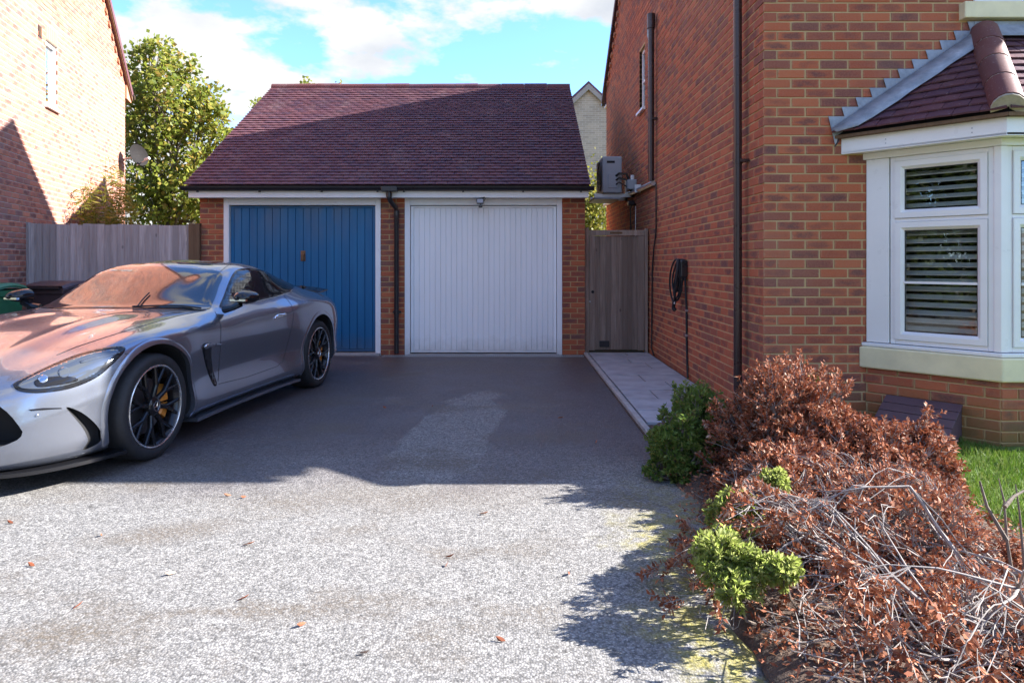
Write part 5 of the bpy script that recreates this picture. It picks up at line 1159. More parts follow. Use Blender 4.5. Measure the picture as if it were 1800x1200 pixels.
def shrubs():
    rnd = random.Random(77); rng = np.random.default_rng(77); GRP = 'shrubs in the bed beside the driveway'
    T = thing('green_shrub', 'rounded dark green shrub at the edge of the slab path', 'shrub', (1.2, 4.4, 0), GRP)
    mound(T, rnd, rng, (1.19, 4.40, .0), (.25, .27, .48), 300, M['leaf_green'], (.03, .0065), 20, M['bark'], 4)
    T = thing('green_shrub', 'low green shrub spilling onto the driveway below the round one', 'shrub', (1.02, 4.15, 0), GRP)
    mound(T, rnd, rng, (1.03, 4.2, .0), (.17, .15, .32), 120, M['leaf_green'], (.032, .0075), 20, M['bark'], 4)
    RL = (.027, .0058)
    T = thing('brown_shrub', 'tall rust brown dead-leaved shrub in front of the house corner', 'shrub', (1.62, 4.0, 0), GRP)
    mound(T, rnd, rng, (1.62, 4.02, .0), (.43, .34, .66), 620, M['leaf_rust'], RL, 20, M['twig'], 5)
    T = thing('brown_shrub', 'low rust brown shrub in front of the purple meter cover', 'shrub', (2.0, 3.7, 0), GRP)
    mound(T, rnd, rng, (1.98, 3.72, .0), (.44, .36, .40), 420, M['leaf_rust'], RL, 15, M['twig'], 4)
    T = thing('brown_shrub', 'narrow upright rust brown shrub rising at the right before the bay wall', 'shrub', (2.28, 3.8, 0), GRP)
    mound(T, rnd, rng, (2.27, 3.8, .0), (.15, .17, .43), 150, M['leaf_rust'], RL, 18, M['twig'], 4)
    T = thing('brown_shrub', 'rust brown shrub behind the lime shoots at the driveway edge', 'shrub', (1.4, 3.5, 0), GRP)
    mound(T, rnd, rng, (1.42, 3.50, .0), (.34, .34, .34), 300, M['leaf_rust'], RL, 13, M['twig'], 4)
    for lab, c, r3, nb, nl in (('rust brown shrub in the middle of the bed, bare twigs all over it', (1.72, 3.12, 0), (.42, .40, .35), 280, 5), ('low half-bare brown shrub spreading towards the driveway edge', (1.32, 2.92, 0), (.30, .32, .22), 170, 5), ('half-bare brown shrub nearest the viewer at bottom right', (1.62, 2.35, 0), (.40, .36, .20), 170, 3)):
        T = thing('brown_shrub', lab, 'shrub', (c[0], c[1], 0), GRP); mound(T, rnd, rng, c, r3, nb, M['leaf_rust'], (.029, .006), nl, M['twig'], 5, .005)
    # the sprawling half-bare shrub in the foreground
    D = thing('bare_shrub', 'sprawling half-bare shrub with grey branches in the foreground', 'shrub', (1.9, 2.6, 0), GRP); mb = MB(); tips = []
    roots = [Vector((1.86, 2.50, .03)), Vector((1.98, 2.36, .03)), Vector((1.72, 2.2, .03)), Vector((2.05, 2.75, .03)), Vector((1.6, 2.6, .03))]
    def cap(p): return min(.40 + .06 * math.sin(9 * p.x) * math.sin(7 * p.y), CAMH - (lim_py(CX + FPX * p.x / p.y) - CY) * p.y / FPX)
    def limb(b, d, r, L_, dep): grow(mb, b, d, r, L_, dep, rnd, tips, (2, 3), .55, .30, .02, .66, 5, 6, .0015, .03, True, cap)
    for d, L_, r, bi in (((-.45, .85, .30), .62, .017, 0), ((-.75, .5, .22), .55, .014, 0), ((-.1, .95, .25), .6, .015, 3), ((-.95, .05, .2), .5, .013, 4), ((-.75, -.25, .16), .5, .015, 1), ((-.85, .25, .2), .58, .016, 1), ((-.35, .65, .4), .5, .012, 0),
                         ((.1, .9, .3), .42, .011, 3), ((-.8, -.5, .15), .45, .013, 2), ((-.95, .25, .14), .5, .014, 2), ((-.3, -.7, .2), .38, .012, 2), ((.4, .5, .3), .36, .010, 1), ((-.05, .5, .5), .3, .009, 3), ((-.6, .6, .25), .5, .013, 4), ((-.5, .95, .2), .55, .012, 4), ((.4, -.1, .3), .36, .011, 1), ((-.6, .8, .12), .6, .012, 2), ((-.2, 1, .12), .6, .012, 0), ((-.65, .7, .3), .7, .019, 1), ((-.9, .4, .28), .7, .018, 3), ((-.3, .9, .34), .6, .016, 1)):
        r *= .78; L_ *= 1.0
        limb(roots[bi] + Vector((rnd.gauss(0, .03), rnd.gauss(0, .03), 0)), d, r, L_, 3)
    mb.build('branches', M['twig'], D, smooth=True)
    low = [t for t in tips if rnd.random() < .5]
    leaf_obj('dead_leaves', whorls(low, rng, 17, .029, .0058, .6, .45), M['leaf_rust'], D)
    n = 9000; lx = rng.uniform(.75, 2.4, n); ly = rng.uniform(1.6, 4.2, n); k = lx > .80 + (ly - 2.56) * .085 + np.abs(rng.normal(size=n)) * .10; lx, ly = lx[k], ly[k]; n = len(lx)
    LPt = np.stack([lx, ly, .062 + rng.uniform(-.012, .03, n)], 1); LD = rng.normal(size=(n, 3)); LD[:, 2] *= .35
    leaf_obj('fallen_leaves', leaf_mesh(LPt, LD, rng.uniform(.018, .032, n), rng.uniform(.004, .007, n), rng), M['leaf_rust'], D)
    mb = MB(); tp = []
    for k in range(1000):                                  # tangle of thin twigs and dead leaves under the branches
        p = Vector((rnd.uniform(.8, 2.35), rnd.uniform(1.7, 3.75), rnd.uniform(.03, .13)))
        if p.x < edge(p.y) + .16 + .10 * math.sin(p.y * 5): continue
        p.z = min(p.z, max(.03, cap(p) - .05))
        a = rnd.uniform(0, 6.28); d = Vector((math.cos(a), math.sin(a), rnd.uniform(-.05, .6))).normalized(); L_ = rnd.uniform(.06, .2)
        pts = [p, p + d * L_ * .5 + Vector((0, 0, rnd.uniform(-.01, .02))), p + d * L_ + Vector((rnd.gauss(0, .02), rnd.gauss(0, .02), 0))]; mb.tube(pts, [.003, .0023, .0011], 4); tp.append((pts[-1], d, pts))
    mb.build('twigs', M['twig'], D, kind='stuff'); leaf_obj('leaf_litter', whorls([t for t in tp if rnd.random() < .62], rng, 13, .025, .005, .5, .95), M['leaf_rust'], D)
    def shoot(lab, cs):
        G = thing('lime_shoot', lab, 'shrub', cs[0][0], 'lime green shoots on the dying shrub'); mb = MB(); tp = []
        for c, r, n in cs:
            c = Vector(c); mb.tube([Vector((c.x + .12, c.y + .08, .03)), c + Vector((.03, .02, -.1)), c], [.006, .005, .003], 5)
            for k in range(n):
                d = Vector((rnd.gauss(0, 1), rnd.gauss(0, 1), rnd.gauss(0, .8) + .5)).normalized(); e = c + d * r * rnd.uniform(.55, 1.05); mb.tube([c, c.lerp(e, .6) + Vector((0, 0, .01)), e], [.003, .002, .001], 4); tp.append((e, d, [c, c.lerp(e, .6), e]))
        mb.build('stems', M['bark'], G, kind='stuff'); leaf_obj('foliage', whorls(tp, rng, 20, .026, .005, .8, .6), M['leaf_lime'], G)
    def cl(px, py, Y, r, n): return (tuple(at(px, py, Y)), r, n)
    shoot('round tuft of lime green leaves among the rust brown shrubs', [cl(1362, 850, 3.05, .07, 46)])
    shoot('upper mass of lime green shoots at the driveway edge', [cl(1286, 905, 2.9, .115, 100), cl(1320, 890, 2.9, .06, 30), cl(1264, 962, 2.72, .085, 60)])
    shoot('lower mass of lime green shoots at the driveway edge', [cl(1275, 985, 2.5, .12, 130), cl(1330, 1000, 2.42, .085, 60), cl(1378, 1005, 2.36, .06, 40), cl(1300, 1045, 2.34, .075, 50), cl(1256, 1000, 2.45, .07, 40)])
    shoot('pale green shoots on the house side of the dead-leaved corner shrub', [cl(1418, 678, 4.1, .08, 34)])
    # the bare sapling-like twigs against the lawn
    S_ = thing('bare_twig_plant', 'dark bare twiggy plant standing against the sunlit lawn', 'plant', (2.3, 2.65, 0)); mb = MB(); tp = []
    b = Vector((2.28, 2.62, .03))
    for pts in (((1790, 1080), (1745, 1010), (1700, 960), (1690, 900)), ((1790, 1080), (1770, 950), (1765, 880), (1755, 840)), ((1790, 1090), (1800, 990), (1792, 900), (1785, 850)), ((1770, 950), (1735, 890), (1722, 845)), ((1766, 890), (1782, 872), (1800, 862)), ((1745, 1010), (1720, 985), (1668, 975))):
        mb.tube([at(x, y, 2.72 + .03 * i) for i, (x, y) in enumerate(pts)], [.009, .006, .004, .002][:len(pts)], 6)
    mb.tube([b, at(1790, 1085, 2.71)], [.012, .009], 7)
    mb.build('stems', M['bark'], S_, smooth=True)
    P = [at(rnd.uniform(1755, 1800), rnd.uniform(945, 1010), 2.8) for _ in range(26)]; tp = [(p, Vector((rnd.gauss(0, 1), rnd.gauss(0, 1), rnd.gauss(0, 1))).normalized(), [p - Vector((0, 0, .03)), p]) for p in P]
    leaf_obj('dead_leaves', whorls(tp, rng, 6, .035, .007), M['leaf_rust'], S_)
shrubs()
def grass():
    rng = np.random.default_rng(9); n = 80000; x = rng.uniform(2.3, 5.6, n); y = rng.uniform(1.9, 5.3, n)
    keep = np.ones(n, bool); d0 = BAY[1] - BAY[0]; keep &= ~((y > 4.66) & (x > 3.3)); keep &= ~(((x - 2.78) * .752 * 1 + (y - 5.40) * .659 > -.07) & (y > 4.6))
    keep &= (CX + FPX * x / y < 2500); x, y = x[keep], y[keep]; n = len(x); P = np.stack([x, y, np.full(n, .04)], 1); D = rng.normal(size=(n, 3)) * .45 + np.array([0, 0, 1]); D[:, 2] = np.abs(D[:, 2]) + .3
    o = leaf_obj('grass', leaf_mesh(P, D, rng.uniform(.03, .075, n) * (.7 + .5 * np.sin(x * 5.1 + 2 * np.sin(y * 4)) ** 2), rng.uniform(.0016, .003, n), rng, .05), M['grass'], None); tag(o, 'short sunlit green grass in front of the bay', kind='stuff')
grass()
def hedge():
    H = thing('hedge', 'tall leafy hedge across the street, seen reflected in the bay window', 'hedge', (-9, -3, 0)); rng = np.random.default_rng(12); mb = MB()
    n = 42000; t = rng.uniform(0, 1, n); z = rng.uniform(.02, 1, n) ** .8 * 5.6; P = np.stack([-9.6 + 2.6 * t + rng.uniform(-.9, .9, n), 1.2 - 9.5 * t, z], 1); P[:, 2] += .6 * np.sin(t * 31) * (z / 6); P[:, 0] += .35 * np.sin(t * 47 + z * 1.6)
    for k in range(9): q = k / 8; mb.tube([(-9.6 + 2.6 * q, 1.2 - 9.5 * q, 0), (-9.5 + 2.6 * q, 1.2 - 9.5 * q, 2), (-9.6 + 2.6 * q, 1.2 - 9.5 * q, 4.6)], [.09, .07, .02], 6)
    mb.build('stems', M['bark'], H); leaf_obj('foliage', leaf_mesh(P, rng.normal(size=(n, 3)), rng.uniform(.12, .22, n), rng.uniform(.04, .07, n), rng), M['leaf_hedge'], H)
hedge()
# ------------------------------------------------------------------ the sports coupe (local axes: x forward from the front axle, y left, z up)
def car():
    fw = Vector((-.122, -.993, 0)).normalized(); lf = Vector((-fw.y, fw.x, 0)); org = Vector((-2.406, 4.605, 0)) - lf * .955
    MX = Matrix(((fw.x, lf.x, 0, org.x), (fw.y, lf.y, 0, org.y), (0, 0, 1, 0), (0, 0, 0, 1))); IM = MX.inverted()
    CAR = thing('sports_car', 'silver grey two-door sports coupe parked before the blue garage door', 'car', m=MX)
    # materials
    t = NT('silver_grey_paint'); fl = t.vor(900, t.obj(), 'F1', 'Color')
    t.set(color=t.mix(t.math('MULTIPLY', t.n('ShaderNodeSeparateColor', {0: fl}).outputs[0], .25), (.235, .255, .31), (.40, .42, .47)), metal=.82, rough=.27, coat=1.0, coatr=.025); paint = t.m
    t = NT('car_glass'); t.set(color=(.008, .011, .015), rough=.085, ior=2.1, coat=.4, coatr=.01); cglass = t.m
    t = NT('privacy_glass'); t.set(color=(.012, .014, .018), rough=.02, ior=1.75); dglass = t.m
    gloss = plain('gloss_black', (.010, .010, .012), .12, var=.1); tyre_m = M['rubber']; chrome = plain('chrome', (.75, .76, .78), .12, metal=1, var=.03)
    rim_m = plain('satin_black_alloy', (.016, .016, .019), .25, var=.1, metal=.3); lip_m = plain('machined_rim_edge', (.72, .73, .76), .25, metal=.9, var=.04); bronze = plain('bronze_caliper', (.62, .22, .03), .35, metal=.15, var=.1); disc_m = plain('brake_disc', (.18, .18, .19), .4, metal=.9, var=.15)
    dark = M['dark']
    # --- guide curves
    def pchip(xk, yk, x):
        xk, yk = np.array(xk, float), np.array(yk, float)
        if xk[0] > xk[-1]: xk, yk = xk[::-1], yk[::-1]
        h = np.diff(xk); dl = np.diff(yk) / h; m = np.zeros(len(xk)); m[0], m[-1] = dl[0], dl[-1]
        for i in range(1, len(xk) - 1):
            if dl[i - 1] * dl[i] > 0:
                w1, w2 = 2 * h[i] + h[i - 1], h[i] + 2 * h[i - 1]; m[i] = (w1 + w2) / (w1 / dl[i - 1] + w2 / dl[i])
        i = np.clip(np.searchsorted(xk, x) - 1, 0, len(h) - 1); s = (x - xk[i]) / h[i]
        return (2 * s**3 - 3 * s**2 + 1) * yk[i] + (s**3 - 2 * s**2 + s) * h[i] * m[i] + (-2 * s**3 + 3 * s**2) * yk[i + 1] + (s**3 - s**2) * h[i] * m[i + 1]
    NOSE, TAIL = .95, -3.79
    fine = np.linspace(TAIL, NOSE, 949)
    def curve(tab, sig=9):
        tab = sorted(tab); y = pchip([a for a, _ in tab], [b for _, b in tab], fine)
        if sig:
            k = np.exp(-.5 * (np.arange(-3 * sig, 3 * sig + 1) / sig)**2); k /= k.sum(); yp = np.concatenate([2 * y[0] - y[3 * sig:0:-1], y, 2 * y[-1] - y[-2:-3 * sig - 2:-1]]); y = np.convolve(yp, k, 'valid')
        return lambda x: np.interp(x, fine, y)
    Wd = curve([(.95, .20), (.935, .40), (.90, .54), (.83, .67), (.72, .775), (.58, .855), (.42, .915), (.22, .965), (0, .985), (-.3, .982), (-.6, .958), (-1.0, .942), (-1.5, .937), (-1.9, .945), (-2.3, .98), (-2.7, .995), (-3.0, .98), (-3.3, .925), (-3.55, .835), (-3.70, .72), (-3.77, .60), (-3.79, .50)], 5)
    tuck = curve([(.95, .0), (.2, .0), (-.35, .02), (-.7, .06), (-1.2, .075), (-1.8, .06), (-2.2, .02), (-2.6, .0), (-3.79, .02)])
    zs = curve([(.95, .50), (.85, .565), (.7, .635), (.5, .705), (.3, .765), (0, .825), (-.3, .838), (-.75, .835), (-1.3, .835), (-1.9, .86), (-2.3, .895), (-2.7, .905), (-3.1, .885), (-3.5, .85), (-3.79, .78)])
    z4 = curve([(.95, .36), (.8, .43), (.5, .52), (.2, .60), (0, .66), (-.75, .70), (-1.5, .70), (-2.2, .74), (-2.7, .76), (-3.3, .70), (-3.79, .6)])
    y6 = curve([(.95, .12), (.9, .36), (.8, .47), (.6, .60), (.3, .70), (0, .745), (-.4, .765), (-.7, .79), (-1.0, .80), (-1.5, .808), (-1.9, .805), (-2.2, .79), (-2.5, .765), (-2.8, .75), (-3.1, .735), (-3.4, .70), (-3.65, .60), (-3.79, .40)])
    z6 = curve([(.95, .515), (.85, .60), (.7, .672), (.5, .742), (.3, .802), (0, .862), (-.3, .893), (-.7, .917), (-1.0, .932), (-1.3, .942), (-1.7, .962), (-2.0, .985), (-2.3, 1.01), (-2.55, 1.02), (-2.9, .995), (-3.3, .965), (-3.6, .945), (-3.79, .86)])
    y7 = curve([(.95, .06), (.85, .22), (.7, .31), (.4, .40), (0, .46), (-.4, .52), (-.7, .60), (-.9, .685), (-1.0, .70), (-1.1, .68), (-1.25, .642), (-1.42, .605), (-1.6, .588), (-1.85, .58), (-2.1, .572), (-2.4, .552), (-2.7, .53), (-3.0, .51), (-3.3, .50), (-3.6, .42), (-3.79, .25)], 6)
    z7 = curve([(.95, .525), (.85, .615), (.7, .687), (.5, .757), (.3, .815), (0, .876), (-.4, .918), (-.7, .932), (-.9, .945), (-1.0, .972), (-1.1, 1.03), (-1.25, 1.125), (-1.42, 1.218), (-1.6, 1.262), (-1.85, 1.283), (-2.1, 1.268), (-2.4, 1.208), (-2.7, 1.14), (-3.0, 1.07), (-3.3, 1.01), (-3.6, .975), (-3.79, .89)], 6)
    z8 = curve([(.95, .53), (.85, .62), (.7, .69), (.5, .762), (.3, .822), (0, .885), (-.4, .925), (-.72, .938), (-.86, .962), (-1.0, 1.04), (-1.2, 1.155), (-1.42, 1.268), (-1.58, 1.32), (-1.8, 1.35), (-2.05, 1.343), (-2.4, 1.275), (-2.7, 1.195), (-3.0, 1.105), (-3.3, 1.03), (-3.6, .985), (-3.79, .90)], 7)
    z1 = curve([(.95, .17), (.6, .155), (.3, .165), (0, .18), (-.4, .17), (-2.2, .17), (-2.7, .2), (-3.3, .24), (-3.79, .34)])
    def section(x):
        w, tk = Wd(x), tuck(x); mid = np.clip((.1 - x) / .5, 0, 1) * np.clip((x + 2.6) / .5, 0, 1)
        inn = min(.06, w * .2)
        P = [(0, z1(x) - .02), (w * .55, z1(x) - .02), (w - inn - .03 * mid, z1(x)), (w - .01 + .004 * mid, z1(x) + .075), (w - tk, .46 if x < .3 else .46 - (x - .3) * .18), (w - .002, z4(x)), (w - .05, zs(x))]
        P += [(min(y6(x), w - .06), z6(x)), (min(y7(x), w - .10), z7(x)), (y7(x) * .52 if True else 0, z7(x) + (z8(x) - z7(x)) * .72), (0, z8(x))]
        return np.array(P)
    def spline(P, n=9):
        Q = np.vstack([P[0] * [-1, 1] if False else 2 * P[0] - P[1], P, [-P[-2][0], P[-2][1]]]); out = []
        for i in range(1, len(Q) - 2):
            p0, p1, p2, p3 = Q[i - 1], Q[i], Q[i + 1], Q[i + 2]
            d = [max(1e-3, np.linalg.norm(b - a)) ** .5 for a, b in ((p0, p1), (p1, p2), (p2, p3))]
            m1 = (p1 - p0) / d[0] - (p2 - p0) / (d[0] + d[1]) + (p2 - p1) / d[1]; m2 = (p2 - p1) / d[1] - (p3 - p1) / (d[1] + d[2]) + (p3 - p2) / d[2]; m1, m2 = m1 * d[1], m2 * d[1]
            for k in range(n):
                s = k / n; out.append((2 * s**3 - 3 * s**2 + 1) * p1 + (s**3 - 2 * s**2 + s) * m1 + (-2 * s**3 + 3 * s**2) * p2 + (s**3 - s**2) * m2)
        out.append(Q[-2]); return np.array(out)
    xs = np.concatenate([np.linspace(TAIL, -3.5, 16)[:-1], np.linspace(-3.5, .6, 150), np.linspace(.6, NOSE, 34)[1:]])
    rows = []
    for x in xs:
        sec = spline(section(x)); 
        for q in sec:
            q[0] = max(q[0], 0)
        hood = np.clip((.75 - x) / .3, 0, 1) * np.clip((x + .75) / .35, 0, 1)      # two power domes on the bonnet
        for q in sec:
            if q[1] > zs(x) + .005: q[1] += hood * (.016 * math.exp(-((q[0] - .33) / .085)**2) - .007 * math.exp(-((q[0] - .50) / .07)**2))
        rows.append(np.column_stack([np.full(len(sec), x), sec[:, 0], sec[:, 1]]))
    n = len(rows[0]); vs = []; ring = []
    for r in rows:
        left = r; right = r[1:-1][::-1].copy(); right[:, 1] *= -1; ring = len(left) + len(right); vs += [tuple(p) for p in left] + [tuple(p) for p in right]
    b = MB(); b.add(vs, [(i * ring + j, (i + 1) * ring + j, (i + 1) * ring + (j + 1) % ring, i * ring + (j + 1) % ring) for i in range(len(rows) - 1) for j in range(ring)] + [tuple(range(ring)), tuple(range((len(rows) - 1) * ring, len(rows) * ring))[::-1]])
    body = b.build('body', paint, CAR, smooth=True, local=True, sharp=0); bm = bmesh.new(); bm.from_mesh(body.data); bmesh.ops.recalc_face_normals(bm, faces=bm.faces); bm.to_mesh(body.data); bvh = BVHTree.FromBMesh(bm); bm.free(); src = body.data.copy(); vn = [v.normal.copy() for v in src.vertices]; vc = [v.co.copy() for v in src.vertices]; pv = [tuple(p.vertices) for p in src.polygons]
    cam_l = IM @ Vector((0, 0, CAMH))
    def hit(px, py):
        d = (IM.to_3x3() @ ray(px, py)).normalized(); h = bvh.ray_cast(cam_l, d)
        if h[0] is None:
            best = None
            for s in np.linspace(3, 10, 141):
                q = bvh.find_nearest(cam_l + d * float(s))
                if best is None or q[3] < best[3]: best = q
            return best[0], best[1], d
        nn = h[1]
        return h[0], (nn if nn.dot(d) < 0 else -nn), d
    Z = lambda L_: [(x / 3, 440 + y / 3) for x, y in L_]
    Z6 = lambda L_: [(x / 6, 700 + y / 6) for x, y in L_]
    def smooth_poly(P, k=4):
        out = []; n = len(P)
        for i in range(n):
            p0, p1, p2, p3 = [Vector((*P[(i + j) % n],)) for j in (-1, 0, 1, 2)]
            for s in range(k):
                u = s / k; out.append(tuple(.5 * ((2 * p1) + (p2 - p0) * u + (2 * p0 - 5 * p1 + 4 * p2 - p3) * u * u + (3 * p1 - p0 - 3 * p2 + p3) * u**3)))
        return out
    def patch(name, P, mat, parent=CAR, off=.003, step=5, sm=True, mirror=True, th=.004, lbl=None):
        P = smooth_poly(P) if sm else P; xs_, ys_ = [p[0] for p in P], [p[1] for p in P]
        pts = [Vector(p) for p in P]; nb = len(pts); gx = np.arange(min(xs_), max(xs_), step); gy = np.arange(min(ys_), max(ys_), step)
        pts += [Vector((float(x), float(y))) for x in gx + .37 for y in gy + .21]
        r = delaunay_2d_cdt(pts, [], [list(range(nb))], 1, 1e-4); V = []
        NV = []
        for v in r[0]:
            h, nn, d = hit(v.x, v.y); ix = bvh.find_nearest(h)[2]; ids = pv[ix]; wts = poly_3d_calc([vc[i] for i in ids], h) if len(ids) < 5 else [1 / len(ids)] * len(ids)
            sn = Vector(); 
            for w_, i in zip(wts, ids): sn += vn[i] * w_
            sn.normalize(); NV.append(sn); V.append(h + sn * off)
        res = []
        for sgn in ((1, -1) if mirror else (1,)):
            m = MB(); m.add([(v.x, v.y * sgn, v.z) for v in V], [tuple(f) if sgn > 0 else tuple(f)[::-1] for f in r[2]])
            o = m.build(name, mat, parent, smooth=True, local=True, sharp=0); bb = bmesh.new(); bb.from_mesh(o.data)
            bmesh.ops.recalc_face_normals(bb, faces=bb.faces)
            f0 = max(bb.faces, key=lambda f: f.calc_area()); 
            near = bvh.find_nearest(f0.calc_center_median())
            if (f0.calc_center_median() - near[0]).dot(f0.normal) < 0: bmesh.ops.reverse_faces(bb, faces=bb.faces)
            bb.to_mesh(o.data); bb.free()
            if not th: o.data.normals_split_custom_set_from_vertices([(q.x, q.y * sgn, q.z) for q in NV])
            if th: s = o.modifiers.new('t', 'SOLIDIFY'); s.thickness = th; s.offset = -1
            if lbl: o['label'] = lbl
            res.append(o)
        return res
    def seam(name, P, r=.0022, mat=dark, mirror=True, off=.0, sub=5):
        L3 = []
        for (a, c) in zip(P, P[1:]):
            for k in range(sub): h, nn, d = hit(a[0] + (c[0] - a[0]) * k / sub, a[1] + (c[1] - a[1]) * k / sub); L3.append(h + nn * off)
        h, nn, d = hit(*P[-1]); L3.append(h + nn * off)
        for sgn in ((1, -1) if mirror else (1,)):
            m = MB(); m.tube([(v.x, v.y * sgn, v.z) for v in L3], r, 6); m.build(name, mat, CAR, smooth=True, local=True)
    def depth_bar(P0, P1): pass
    # --- glass
    patch('windscreen', Z([(218, 300), (330, 226), (450, 150), (560, 98), (700, 84), (930, 90), (1158, 114), (1150, 200), (1122, 275), (1085, 312), (900, 303), (600, 300), (400, 300)]), cglass, mirror=False, sm=True, th=0)
    trim = Z([(1160, 300), (1182, 235), (1212, 155), (1242, 108), (1300, 97), (1380, 106), (1450, 128), (1520, 166), (1550, 192), (1522, 222), (1450, 243), (1340, 270), (1240, 291)])
    patch('window_trim', trim, gloss, off=.002)
    patch('side_window', Z([(1178, 288), (1195, 240), (1222, 165), (1248, 120), (1300, 107), (1390, 117), (1412, 160), (1432, 205), (1440, 236), (1340, 261), (1240, 282)]), dglass, off=.006, th=0)
    patch('quarter_window', Z([(1408, 124), (1450, 139), (1518, 173), (1540, 193), (1512, 214), (1455, 232), (1440, 195), (1424, 160)]), dglass, off=.006, th=0)
    seam('window_chrome', Z([(1163, 303), (1240, 294), (1345, 272), (1452, 246), (1524, 225), (1549, 200)]), .004, chrome, off=.004)
    # --- lamps
    hl = Z([(70, 712), (110, 684), (200, 640), (320, 586), (440, 542), (560, 515), (638, 509), (660, 522), (640, 552), (590, 602), (520, 662), (430, 707), (330, 736), (200, 751), (105, 741)])
    hr = patch('headlight', hl, gloss, off=.006, step=3)
    t = NT('headlight_lens'); t.set(color=(.10, .115, .14), rough=.03, metal=.5, coat=1, coatr=.01); lens_m = t.m
    led = NT('lamp_white'); led.set(color=(.8, .82, .85), rough=.2); led = led.m
    inner = patch('lens', Z([(100, 712), (205, 655), (325, 602), (440, 560), (560, 533), (620, 530), (600, 560), (540, 612), (500, 650), (420, 688), (320, 718), (200, 733), (120, 730)]), lens_m, parent=CAR, off=.0105, step=3)
    for o in inner: pass
    patch('daylight_strip', Z([(420, 592), (520, 562), (625, 540), (628, 546), (525, 572), (425, 602)]), lens_m, off=.0135, step=3, sm=False)
    patch('projector', Z([(310, 640), (335, 622), (365, 635), (360, 662), (330, 674), (308, 660)]), lens_m, off=.0135, step=3)
    patch('projector', Z([(205, 676), (230, 662), (252, 672), (246, 694), (222, 702), (204, 692)]), chrome, off=.0135, step=3)
    patch('lamp_baffle', Z([(190, 690), (300, 668), (390, 672), (400, 690), (300, 712), (200, 722)]), gloss, off=.013, step=3)
    # --- cuts: wheel wells, grille, side intakes
    cut = MB()
    RW = .418; cuts = []
    for xw, rr in ((0, RW), (-2.7, RW)):
        for s in (-1, 1):
            m = MB(); seg = 48; m.add([(xw + math.cos(2 * math.pi * k / seg) * rr, s * y, .357 + math.sin(2 * math.pi * k / seg) * rr) for y in (.60, 1.15) for k in range(seg)], [(k, (k + 1) % seg, seg + (k + 1) % seg, seg + k) for k in range(seg)] + [tuple(range(seg))[::-1], tuple(range(seg, 2 * seg))]); cuts.append(m)
    g = [hit(*p)[0] for p in Z6([(0, 85), (70, 140), (130, 200), (200, 290), (238, 350), (225, 400), (180, 440), (90, 480), (0, 512)])]
    poly = [(v.y, v.z) for v in g]; poly = [(0, poly[0][1] + .025)] + poly + [(0, poly[-1][1] - .015)]; full = poly + [(-y, z) for y, z in poly[1:-1][::-1]]
    m = MB(); m.prism([(.72, y, z) for y, z in full], (.5, 0, 0)); cuts.append(m)
    ip = smooth_poly(Z6([(660, 104), (800, 145), (925, 232), (1015, 330), (1046, 420), (1018, 478), (955, 520), (840, 566), (885, 490), (893, 440), (845, 335), (755, 222)]), 3)
    H = [hit(*p) for p in ip]; md = sum((h[2] for h in H), Vector()).normalized(); ad = (md * .5 + Vector((-1, -.25, 0)) * .5).normalized()
    for s in (1, -1):
        m = MB(); P = [h[0] - h[2] * .06 for h in H]; P = [Vector((v.x, v.y * s, v.z)) for v in P]; a2 = Vector((ad.x, ad.y * s, ad.z)); m.prism(P, a2 * .15); cuts.append(m)
    tmp = []
    for m in cuts:
        me = m.mesh('cutter'); me.materials.append(dark); bb = bmesh.new(); bb.from_mesh(me); bmesh.ops.recalc_face_normals(bb, faces=bb.faces); bb.to_mesh(me); bb.free()
        o = bpy.data.objects.new('cutter', me); C.objects.link(o); o.matrix_world = MX; tmp.append(o)
        md_ = body.modifiers.new('cut', 'BOOLEAN'); md_.operation = 'DIFFERENCE'; md_.object = o; md_.solver = 'EXACT'; md_.material_mode = 'TRANSFER'
    bpy.context.view_layer.update(); dg = bpy.context.evaluated_depsgraph_get(); new = bpy.data.meshes.new_from_object(body.evaluated_get(dg), depsgraph=dg)
    body.modifiers.clear(); body.data = new
    for o in tmp: bpy.data.objects.remove(o)
    new.polygons.foreach_set('use_smooth', [True] * len(new.polygons)); new.set_sharp_from_angle(angle=R(38))
    # grille bars
    zt, zb = max(p[1] for p in full), min(p[1] for p in full)
    for k in range(-7, 8):
        y = k * .062; m = MB(); xx = .90 - abs(y) ** 2 * .55; zz = [z for (yy, z) in poly if abs(yy - abs(y)) < .07] or [zt, zb]
        m.tube([(xx, y, max(zz) - .01), (xx + .02, y, (max(zz) + min(zz)) / 2), (xx, y, min(zz) + .01)], .008, 8); m.build('grille_bar', gloss, CAR, smooth=True, local=True)
    # --- arch lips following the body
    for xw in (0, -2.7):
        for s in (1, -1):
            V = []; seg = 56
            for k in range(seg + 1):
                a = R(-22) + (math.pi + R(44)) * k / seg
                for rr, oy in ((RW - .002, -.03), (RW - .002, .003), (RW + .016, .005), (RW + .034, .003), (RW + .040, -.003)):
                    x, z = xw + math.cos(a) * rr, .357 + math.sin(a) * rr; h = bvh.ray_cast(Vector((x, 1.4, max(z, .2))), Vector((0, -1, 0)))[0]; y = (h.y if h and h.y > .8 else .93); V.append((x, s * (y + oy), z))
            m = MB(); m.add(V, [(5 * k + j, 5 * k + j + 1, 5 * k + 6 + j, 5 * k + 5 + j) if s > 0 else (5 * k + j, 5 * k + 5 + j, 5 * k + 6 + j, 5 * k + 1 + j) for k in range(seg) for j in range(4)]); m.build('arch_lip', paint, CAR, smooth=True, local=True, sharp=50)
